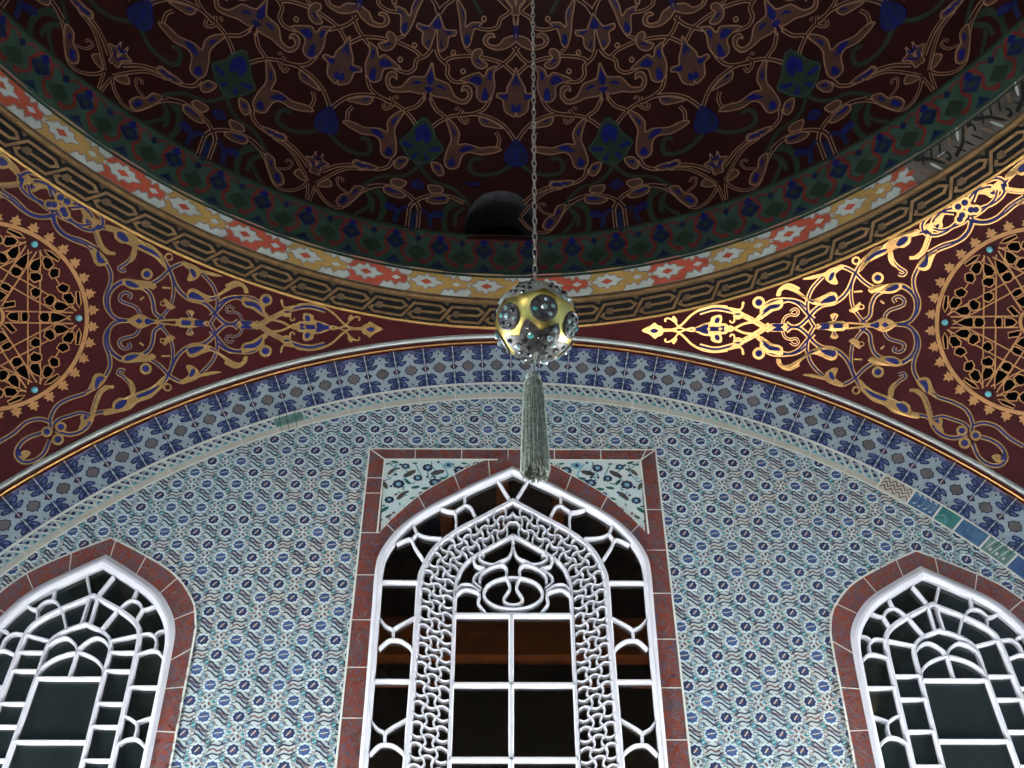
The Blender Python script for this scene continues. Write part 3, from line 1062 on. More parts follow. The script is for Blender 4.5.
M = Mesh(f2)
M.grid([[f2(a, t, 0) for a in az[:-1]] for t in (-.1, .25, .5, .75, 1)], 'floral_white', True, True)
WP = 360 / 55
A_WORN = 42.9
for i in range(55):
    a0 = -2.85 + i * WP
    am = (a0 + 180) % 360 - 180
    if A_WORN + 1 < am < 125:
        continue
    col = 'floral_red' if i % 2 == 1 else 'floral_yellow'
    if am > 125 or am < -125:
        col = 'floral_red' if i % 2 else 'floral_yellow'
    h = WP / 2
    # coloured field: two slanted wings above and below the pale diamond, meeting in the coloured diamond
    top = [(a0 - .62 * h, 1.0), (a0 + .50 * h, 1.0), (a0 + .62 * h, .78), (a0 + .78 * h, .80), (a0 + .86 * h, .66), (a0 + 1.0 * h, .84), (a0 + 1.12 * h, .68), (a0 + 1.32 * h, .66), (a0 + 1.36 * h, .55), (a0 + 1.52 * h, .5),
           (a0 + 1.36 * h, .42), (a0 + 1.30 * h, .30), (a0 + 1.12 * h, .32), (a0 + 1.0 * h, .14), (a0 + .86 * h, .34), (a0 + .74 * h, .22), (a0 + .62 * h, .28), (a0 + .48 * h, .0), (a0 - .60 * h, .0),
           (a0 - .46 * h, .2), (a0 - .56 * h, .34), (a0 - .66 * h, .40), (a0 - .56 * h, .5), (a0 - .66 * h, .62), (a0 - .54 * h, .70), (a0 - .48 * h, .82)]
    M.poly(top, col, 1)
    outline2(M, top, .008, 'key_brown', 1.6)
    pale = [(a0 - .56 * h, .5), (a0 - .36 * h, .62), (a0 - .28 * h, .76), (a0 - .10 * h, .72), (a0, .86), (a0 + .12 * h, .72), (a0 + .28 * h, .74), (a0 + .36 * h, .60), (a0 + .60 * h, .52), (a0 + .36 * h, .40), (a0 + .28 * h, .26), (a0 + .10 * h, .30), (a0, .14), (a0 - .12 * h, .28), (a0 - .28 * h, .26), (a0 - .36 * h, .40)]
    M.poly(pale, 'floral_white', 2)
    outline2(M, pale, .007, 'key_brown', 2.4)
    neck = [(a0 - .62 * h, .56), (a0 - .4 * h, .56), (a0 - .4 * h, .44), (a0 - .62 * h, .44)]
    M.poly(neck, 'floral_white', 2)
    M.poly([(a0 - .20 * h, .5), (a0, .62), (a0 + .20 * h, .5), (a0, .38)], 'floral_red', 3)
    M.poly([(a0 + .84 * h, .5), (a0 + 1.0 * h, .60), (a0 + 1.16 * h, .5), (a0 + 1.0 * h, .40)], 'floral_white', 3)
# unrestored stretch with carved scrolls
sub = np.linspace(A_WORN, 128, 90)
M.grid([[f2(a, t, 3) for a in sub] for t in (-.05, .3, .7, 1)], 'worn_stone')
for i in range(26):
    a0 = A_WORN + 1 + i * 3.2
    s = 1 if i % 2 else -1
    M.stroke([(a0, .5 - s * .36), (a0 + 1.2, .5 - s * .1), (a0 + 2.0, .5 + s * .3), (a0 + 2.9, .5 + s * .25), (a0 + 2.7, .5)], .16, 'key_black', 4, sm=3)
    for t in (.4, 1.3, 2.2):
        M.disc((a0 + t, .5 + s * .28), .42, 'floral_white' if t == 1.3 else 'bronze_dark', 4, 8, .09, rot=.6 * s)
        M.disc((a0 + t + .3, .5 - s * .22), .4, 'key_black', 4, 8, .07, rot=-.6 * s)
lathe(M, [(3.654 + .003 * math.cos(t), 7.258 + .003 * math.sin(t)) for t in np.linspace(0, 2 * math.pi, 7)], 'worn_stone')
tag(M.build('trim_8'), 'white, yellow and brick flowered band at the foot of the dome', 'cornice', 'structure')

# ------------------------------------------------------------------ dome
def unroll(L):
    return [(L[i], L[i + 1]) for i in range(0, len(L), 2)]


D = Mesh(dome_fn)
n_az, n_el = 180, 46
E0 = -.6
els = np.linspace(E0, 89.4, n_el)
NA0, NA1, NE0, NE1 = -6, 4, 5.9, 13.9
faces_pts = []
idx = {}
rows = [[dome_fn(a, e, 0) for a in np.linspace(0, 360, n_az, endpoint=False)] for e in els]
o = len(D.v)
D.v.extend([p for r in rows for p in r])
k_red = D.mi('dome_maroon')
step_a = 360 / n_az
hole_cells = []
for j in range(n_el - 1):
    for i in range(n_az):
        a0 = i * step_a
        am = a0 if a0 < 180 else a0 - 360
        if am >= NA0 - .01 and am + step_a <= NA1 + .01 and els[j] >= 5.0 and els[j + 1] <= 14.0:
            hole_cells.append((am, els[j], els[j + 1]))
            continue
        i2 = (i + 1) % n_az
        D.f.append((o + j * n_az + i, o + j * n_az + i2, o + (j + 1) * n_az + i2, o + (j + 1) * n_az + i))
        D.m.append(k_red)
        D.smooth.append(True)
e_lo, e_hi = min(h[1] for h in hole_cells), max(h[2] for h in hole_cells)
a_lo, a_hi = min(h[0] for h in hole_cells), max(h[0] for h in hole_cells) + step_a
# arched opening of the little dome window
op = [(-5.55, 6.15), (2.75, 6.15), (2.7, 8.6), (2.35, 10.2), (1.6, 11.6), (.6, 12.6), (-.5, 13.05), (-1.4, 13.15), (-2.3, 13.05), (-3.4, 12.6), (-4.4, 11.6), (-5.15, 10.2), (-5.5, 8.6)]
bd = [(a, e_lo) for a in np.arange(a_lo, a_hi + .01, step_a)] + [(a_hi, e) for e in els if e_lo + .01 < e < e_hi - .01] + [(a, e_hi) for a in np.arange(a_hi, a_lo - .01, -step_a)] + [(a_lo, e) for e in els[::-1] if e_lo + .01 < e < e_hi - .01]
loops = [[Vector((p[0], p[1], 0)) for p in bd], [Vector((p[0], p[1], 0)) for p in op]]
flat = [p for l in loops for p in l]
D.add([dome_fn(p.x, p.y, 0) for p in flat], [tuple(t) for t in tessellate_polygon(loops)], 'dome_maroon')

# green band at the springing
gb = np.linspace(0, 360, 361)
for e0, e1 in ((E0, 1.5), (1.5, 3), (3, 4.5), (4.5, 6.05)):
    D.add([dome_fn(a, e, 1) for a in gb for e in (e0, e1)], [(2 * i, 2 * i + 2, 2 * i + 3, 2 * i + 1) for i in range(360)], 'paint_green')
D.add([dome_fn(a, e, 2) for a in gb for e in (5.85, 6.2)], [(2 * i, 2 * i + 2, 2 * i + 3, 2 * i + 1) for i in range(360)], 'paint_dark_green')
GP = 5.0
for i in range(72):
    a0 = 1.75 + i * GP
    for s in (-1, 1):
        D.stroke([(a0 + s * .3, 5.6), (a0 + s * .9, 4.6), (a0 + s * 1.15, 3.4), (a0 + s * .75, 2.4), (a0 + s * 1.3, 1.3), (a0 + s * 2.1, 1.2)], .38, 'paint_red', 2, sm=3)
        D.disc((a0 + s * 1.75, 1.0), .5, 'paint_red', 2, 8, .4, rot=s * .5)
        D.stroke([(a0 + s * .6, 4.9), (a0 + s * 1.5, 5.4), (a0 + s * 2.3, 4.6)], .3, 'paint_red', 2, sm=3)
    D.disc((a0, 3.6), .95, 'paint_navy', 3, 12, 1.0, lobes=4, amp=.22)
    D.disc((a0, 3.6), .4, 'paint_dark_green', 4, 8, .4)
    D.disc((a0, 4.95), .5, 'paint_blue', 3, 4, .65)
    D.disc((a0 + GP / 2, 4.6), .42, 'paint_navy', 3, 4, .6)
    D.poly([(a0 - .9, .3), (a0 + .9, .3), (a0 + .3, .9), (a0, 1.5), (a0 - .3, .9)], 'paint_navy', 3)
    D.disc((a0 + GP / 2, 2.4), 1.0, 'paint_dark_green', 2, 8, 1.1, lobes=4, amp=.15)

DOME = [["S",20,"gold",[48,921,173,1103,292,1236,398,1301,536,1333]],["S",20,"gold",[44,898,113,780,236,675,360,675,457,807,546,976,645,1089,770,1154,895,1140]],["P","gold",[574,1058,471,1048,423,924,345,874,299,746,380,689,477,820]],["P","blue",[514,995,474,993,462,902]],["P","blue",[425,825,373,853,335,751,371,732]],["S",15,"gold",[409,927,296,992,262,1095,313,1117,334,1070]],["P","gold",[40,1370,57,1284,136,1246,61,1169,55,1059,21,1091]],["P","blue",[42,1333,44,1273,17,1249]],["P","blue",[85,1218,43,1213,30,1123]],["S",17,"gold",[41,876,16,642]],["S",21,"green",[620,1099,790,975,820,783,788,617]],["S",21,"green",[597,1040,677,874,599,723,520,634]],["P","gold",[218,960,160,1037,65,913,135,903]],["P","gold",[551,1396,430,1439,398,1367,478,1324,555,1334]],["P","blue",[511,1383,433,1413,450,1364]],["P","gold",[1202,3033,1117,2844,1042,2804,916,2771,816,2619,694,2585,642,2666,690,2723,737,2698,715,2779,621,2765,596,2643,673,2531,809,2537,932,2576,1068,2575,1120,2584,1137,2528]],["P","blue",[1085,2728,1000,2742,942,2682,1030,2703]],["P","blue",[1188,2934,1124,2791,1160,2716]],["P","blue",[1157,2692,1112,2665,1146,2604]],["P","gold",[-8,3038,42,2937,118,2800,134,2714,238,2711,261,2658,185,2626,167,2557,148,2471,81,2413,-6,2438]],["P","blue",[-8,2971,55,2818,21,2739,-7,2801]],["P","blue",[220,2667,117,2697,58,2646,150,2620]],["P","blue",[38,2601,14,2455,71,2472]],["P","gold",[-38,3730,13,3568,32,3503,164,3452,255,3361,367,3356,417,3399,383,3460,315,3457,335,3502,430,3497,481,3405,402,3321,235,3295,87,3345,-6,3411,-35,3355]],["P","blue",[-37,3633,2,3536,-36,3405]],["P","gold",[1186,3668,1088,3536,1036,3488,893,3497,897,3431,986,3396,991,3286,1055,3209,1128,3231]],["P","blue",[1072,3473,951,3473,990,3428]],["P","blue",[1180,3630,1105,3517,1156,3476]],["P","blue",[1111,3351,1051,3260,1085,3238]],["S",25,"gold",[1026,3062,919,3138,669,3190,413,3177,194,3120,67,3021,3,2954]],["S",25,"gold",[1147,3211,1078,3105,960,3021,948,2904,870,2829,747,2827,576,2885]],["P","gold",[767,2852,615,2943,511,2975,455,2928,421,2965,389,3034,272,3073,311,2964,292,2794,339,2637,438,2572,527,2635,541,2772,624,2823]],["P","blue",[644,2855,544,2932,470,2870,501,2809]],["P","blue",[386,2977,334,2996,347,2887,383,2892]],["P","blue",[446,2751,395,2755,372,2611,457,2606]],["S",25,"gold",[299,3032,158,3131,68,3206,-31,3339]],["S",25,"gold",[339,2655,418,2494,549,2414,713,2380,875,2324,1014,2215,1129,2069]],["S",25,"gold",[712,2362,548,2403,347,2369,179,2277,63,2137,-1,2012]],["P","gold",[479,2360,346,2333,172,2224,310,2229,442,2257]],["P","blue",[452,2341,389,2331,370,2279]],["S",25,"gold",[1139,2546,1049,2403,924,2317,812,2155,770,2017]],["P","gold",[905,2292,795,2229,720,2095,733,1950,639,1968,526,1943,429,1925,270,1952,190,1901,426,1827,585,1850,670,1783,713,1616,819,1580,879,1675,855,1861,819,2029]],["P","blue",[727,1842,621,1944,525,1928,570,1877,679,1840]],["P","blue",[841,1673,783,1743,742,1639,806,1612]],["P","blue",[838,2188,771,2125,783,2059]],["S",25,"gold",[857,1586,812,1462,685,1385,502,1367,380,1350,228,1272,77,1124]],["S",22,"gold",[259,2168,215,2062,254,1917,366,1940]],["P","gold",[927,3899,779,3755,755,3562,669,3626,507,3632,623,3542,674,3333,746,3309,813,3457,853,3649]],["P","blue",[757,3431,712,3475,662,3374,736,3327]],["P","blue",[681,3553,552,3613,587,3565]],["P","blue",[845,3812,787,3721,795,3656]],["S",24,"gold",[607,3576,433,3556,282,3596,228,3711,92,3794,-35,3939]],["S",21,"gold",[748,3332,694,3271,561,3210]],["P","gold",[629,3144,602,3263,512,3294,483,3239,522,3170,402,3094,471,3032,569,3055]],["P","blue",[575,3142,528,3152,481,3082]],["C",29,[488,3689]],["C",26,[897,3205]],["C",26,[738,2971]],["S",24,"gold",[-42,3763,92,3833,255,3950,422,4038]],["S",24,"gold",[-42,3763,-11,3955,96,4144]],["S",24,"gold",[1162,3688,1238,3790,1378,3894]],["S",24,"gold",[1162,3688,1083,3814,904,3965]],["P","green",[1194,2233,1071,2133,1014,2008,907,1867,949,1781,1028,1676,1149,1614]],["P","blue",[1187,2168,1080,2065,1108,1901,1166,1981]],["P","blue",[1082,1838,943,1873,961,1809,1059,1797]],["P","blue",[1138,1759,1064,1681,1107,1645]],["P","navy",[-1,2059,79,1958,135,1848,125,1732,6,1696]],["S",25,"green",[31,1722,201,1590,385,1536,541,1568,567,1676,518,1773,423,1762]],["S",22,"green",[1200,1636,1097,1459,964,1355,772,1309,634,1189,536,1056]],["S",26,"gold",[1236,908,1198,1001,1078,1116,914,1174,764,1168,612,1096]],["S",22,"gold",[1236,908,1236,577]],["P","gold",[1055,1066,986,1143,817,1170,814,1070,960,1028]],["P","blue",[1002,1099,838,1150,853,1100]],["P","gold",[1045,1293,904,1299,867,1229,952,1187,1013,1200]],["P","gold",[1034,1633,927,1628,876,1509,924,1455,996,1513]],["P","blue",[1002,1593,924,1583,939,1534]],["P","gold",[683,1418,474,1428,396,1364,508,1331,642,1353]],["P","blue",[644,1388,473,1405,510,1362]],["S",26,"navy",[1181,565,1162,790,1090,915,1002,834,969,657]],["P","navy",[986,862,880,928,849,860,946,820]],["S",26,"green",[809,634,842,849,793,1025,670,1149]],["S",22,"green",[705,722,699,894,609,1025]],["P","navy",[1251,1275,1210,1343,1159,1306,1154,1248,1198,1215]],["S",20,"gold",[702,2451,744,2341,656,2263,627,2336]],["S",17,"gold",[754,2480,801,2440]]]
mname = {'gold': 'old_gold', 'green': 'paint_dark_green', 'navy': 'paint_navy', 'blue': 'paint_blue'}
rad = math.radians(1) * DR


def dome_scaled(a, e, l, ec=None):
    return dome_fn(a, e, l)


def dome_stroke(P, w, mt, l):
    # constant width in metres: azimuth shrinks with elevation
    P = catmull(P, 4)
    G = np.array(P)
    ce = math.cos(math.radians(float(np.mean(G[:, 1]))))
    H = np.stack([G[:, 0] * ce, G[:, 1]], 1) * rad
    N = normals2(H)
    A, B = (H + N * w / 2) / rad, (H - N * w / 2) / rad
    n = len(A)
    D.add([dome_fn(p[0] / ce, p[1], l) for p in A] + [dome_fn(p[0] / ce, p[1], l) for p in B], [(k, k + 1, n + k + 1, n + k) for k in range(n - 1)], mt)


def edge_stroke(p, q, w, mt, l):
    ce = math.cos(math.radians((p[1] + q[1]) / 2))
    d = np.array([(q[0] - p[0]) * ce, q[1] - p[1]])
    L_ = np.linalg.norm(d)
    if L_ < 1e-6:
        return
    d /= L_
    n_ = np.array([-d[1], d[0]]) * (w / 2 / rad)
    e_ = d * (w / 2.5 / rad)
    P_ = [(p[0] + (sx * n_[0] - e_[0]) / ce, p[1] + sx * n_[1] - e_[1]) for sx in (-1, 1)] + [(q[0] + (sx * n_[0] + e_[0]) / ce, q[1] + sx * n_[1] + e_[1]) for sx in (1, -1)]
    D.poly(P_, mt, l)


items = []
for t in DOME:
    P = [(x * 1.02, y) for x, y in unroll([v / 100 for v in t[-1]])]
    if t[0] == 'P':
        P = [(-.04 if abs(x) < .36 else 12.04 if abs(x - 12) < .36 else x, y) for x, y in P]
        P = [tuple(p) for p in catmull(P, 3, True)]
    items.append((t[0], t[1], t[2], P))
for sec in range(15):
    for sg in (1, -1):
        base = .45 + sec * 24

        def tf(P, up):
            if up:
                return [(base + sg * x, 34.0 + (y - 7) * 1.0) for x, y in P]
            return [(base + sg * x, y) for x, y in P]
        for up in (0, 1):
            for kind, a1, a2, P in items:
                if up and (max(p[1] for p in P) < 13.5 or max(p[1] for p in P) > 60):
                    continue
                if not up and max(p[1] for p in P) > 41:
                    continue
                Q = tf(P, up)
                ca, ce_ = sum(p[0] for p in Q) / len(Q), sum(p[1] for p in Q) / len(Q)
                am = (ca + 180) % 360 - 180
                if -6.3 < am < 3.6 and ce_ < 13.8 and (abs(am + 1.4) < 4.3):
                    continue
                if kind == 'P':
                    if a1 == 'blue':
                        D.poly(Q, 'paint_blue', 4)
                    else:
                        D.poly(Q, {'gold': 'dome_brown', 'green': 'paint_dark_green', 'navy': 'paint_navy'}[a1], 3)
                        on = [abs(p[0]) < .16 or abs(p[0] - 12.04) < .16 for p in P]
                        for q_ in range(len(Q)):
                            if not (on[q_] and on[(q_ + 1) % len(Q)]):
                                edge_stroke(Q[q_], Q[(q_ + 1) % len(Q)], .011, {'gold': 'old_gold', 'green': 'paint_green', 'navy': 'paint_blue'}[a1], 3.5)
                elif kind == 'S':
                    w = a1 / 1000 * 1.35
                    green = a2 in ('green',)
                    dome_stroke(Q, w, mname[a2], 1.2 if green else 1.6)
                    if a2 == 'gold':
                        dome_stroke(Q, w * .42, 'dome_maroon', 2.2)
                else:
                    r = a1 / 1000 / rad
                    D.disc(Q[0], r, 'old_gold', 3, 10)
                    D.disc(Q[0], r * .5, 'dome_maroon', 4, 8)
lathe(D, [(.0, DZ + DR - .06), (.25, DZ + DR - .07), (.30, DZ + DR - .02)], 'old_gold', 32)
tag(D.build('ceiling'), 'dark red painted dome with gilt and blue arabesques above a green band', 'dome', 'structure')

# little window in the dome
M = Mesh(dome_fn)
n = len(op)
DEEP = .42 / .0025
M.add([dome_fn(a, e, 1) for a, e in op] + [dome_fn(a, e, -DEEP) for a, e in op], [(i, (i + 1) % n, n + (i + 1) % n, n + i) for i in range(n)], 'niche_grey')
M.poly([(a, e) for a, e in op], 'void_black', -DEEP)
o_ = op[:]
M.add([dome_fn(a, 6.15 + (.0 if l > -30 else 1.6), l) for l in (-10, -60, -120, -DEEP) for a in (-5.5, 2.7)], [(0, 1, 3, 2), (2, 3, 5, 4), (4, 5, 7, 6)], 'plaster')
tag(M.build('window_4'), 'small dark arched opening in the dome just above the green band', 'window', 'structure')

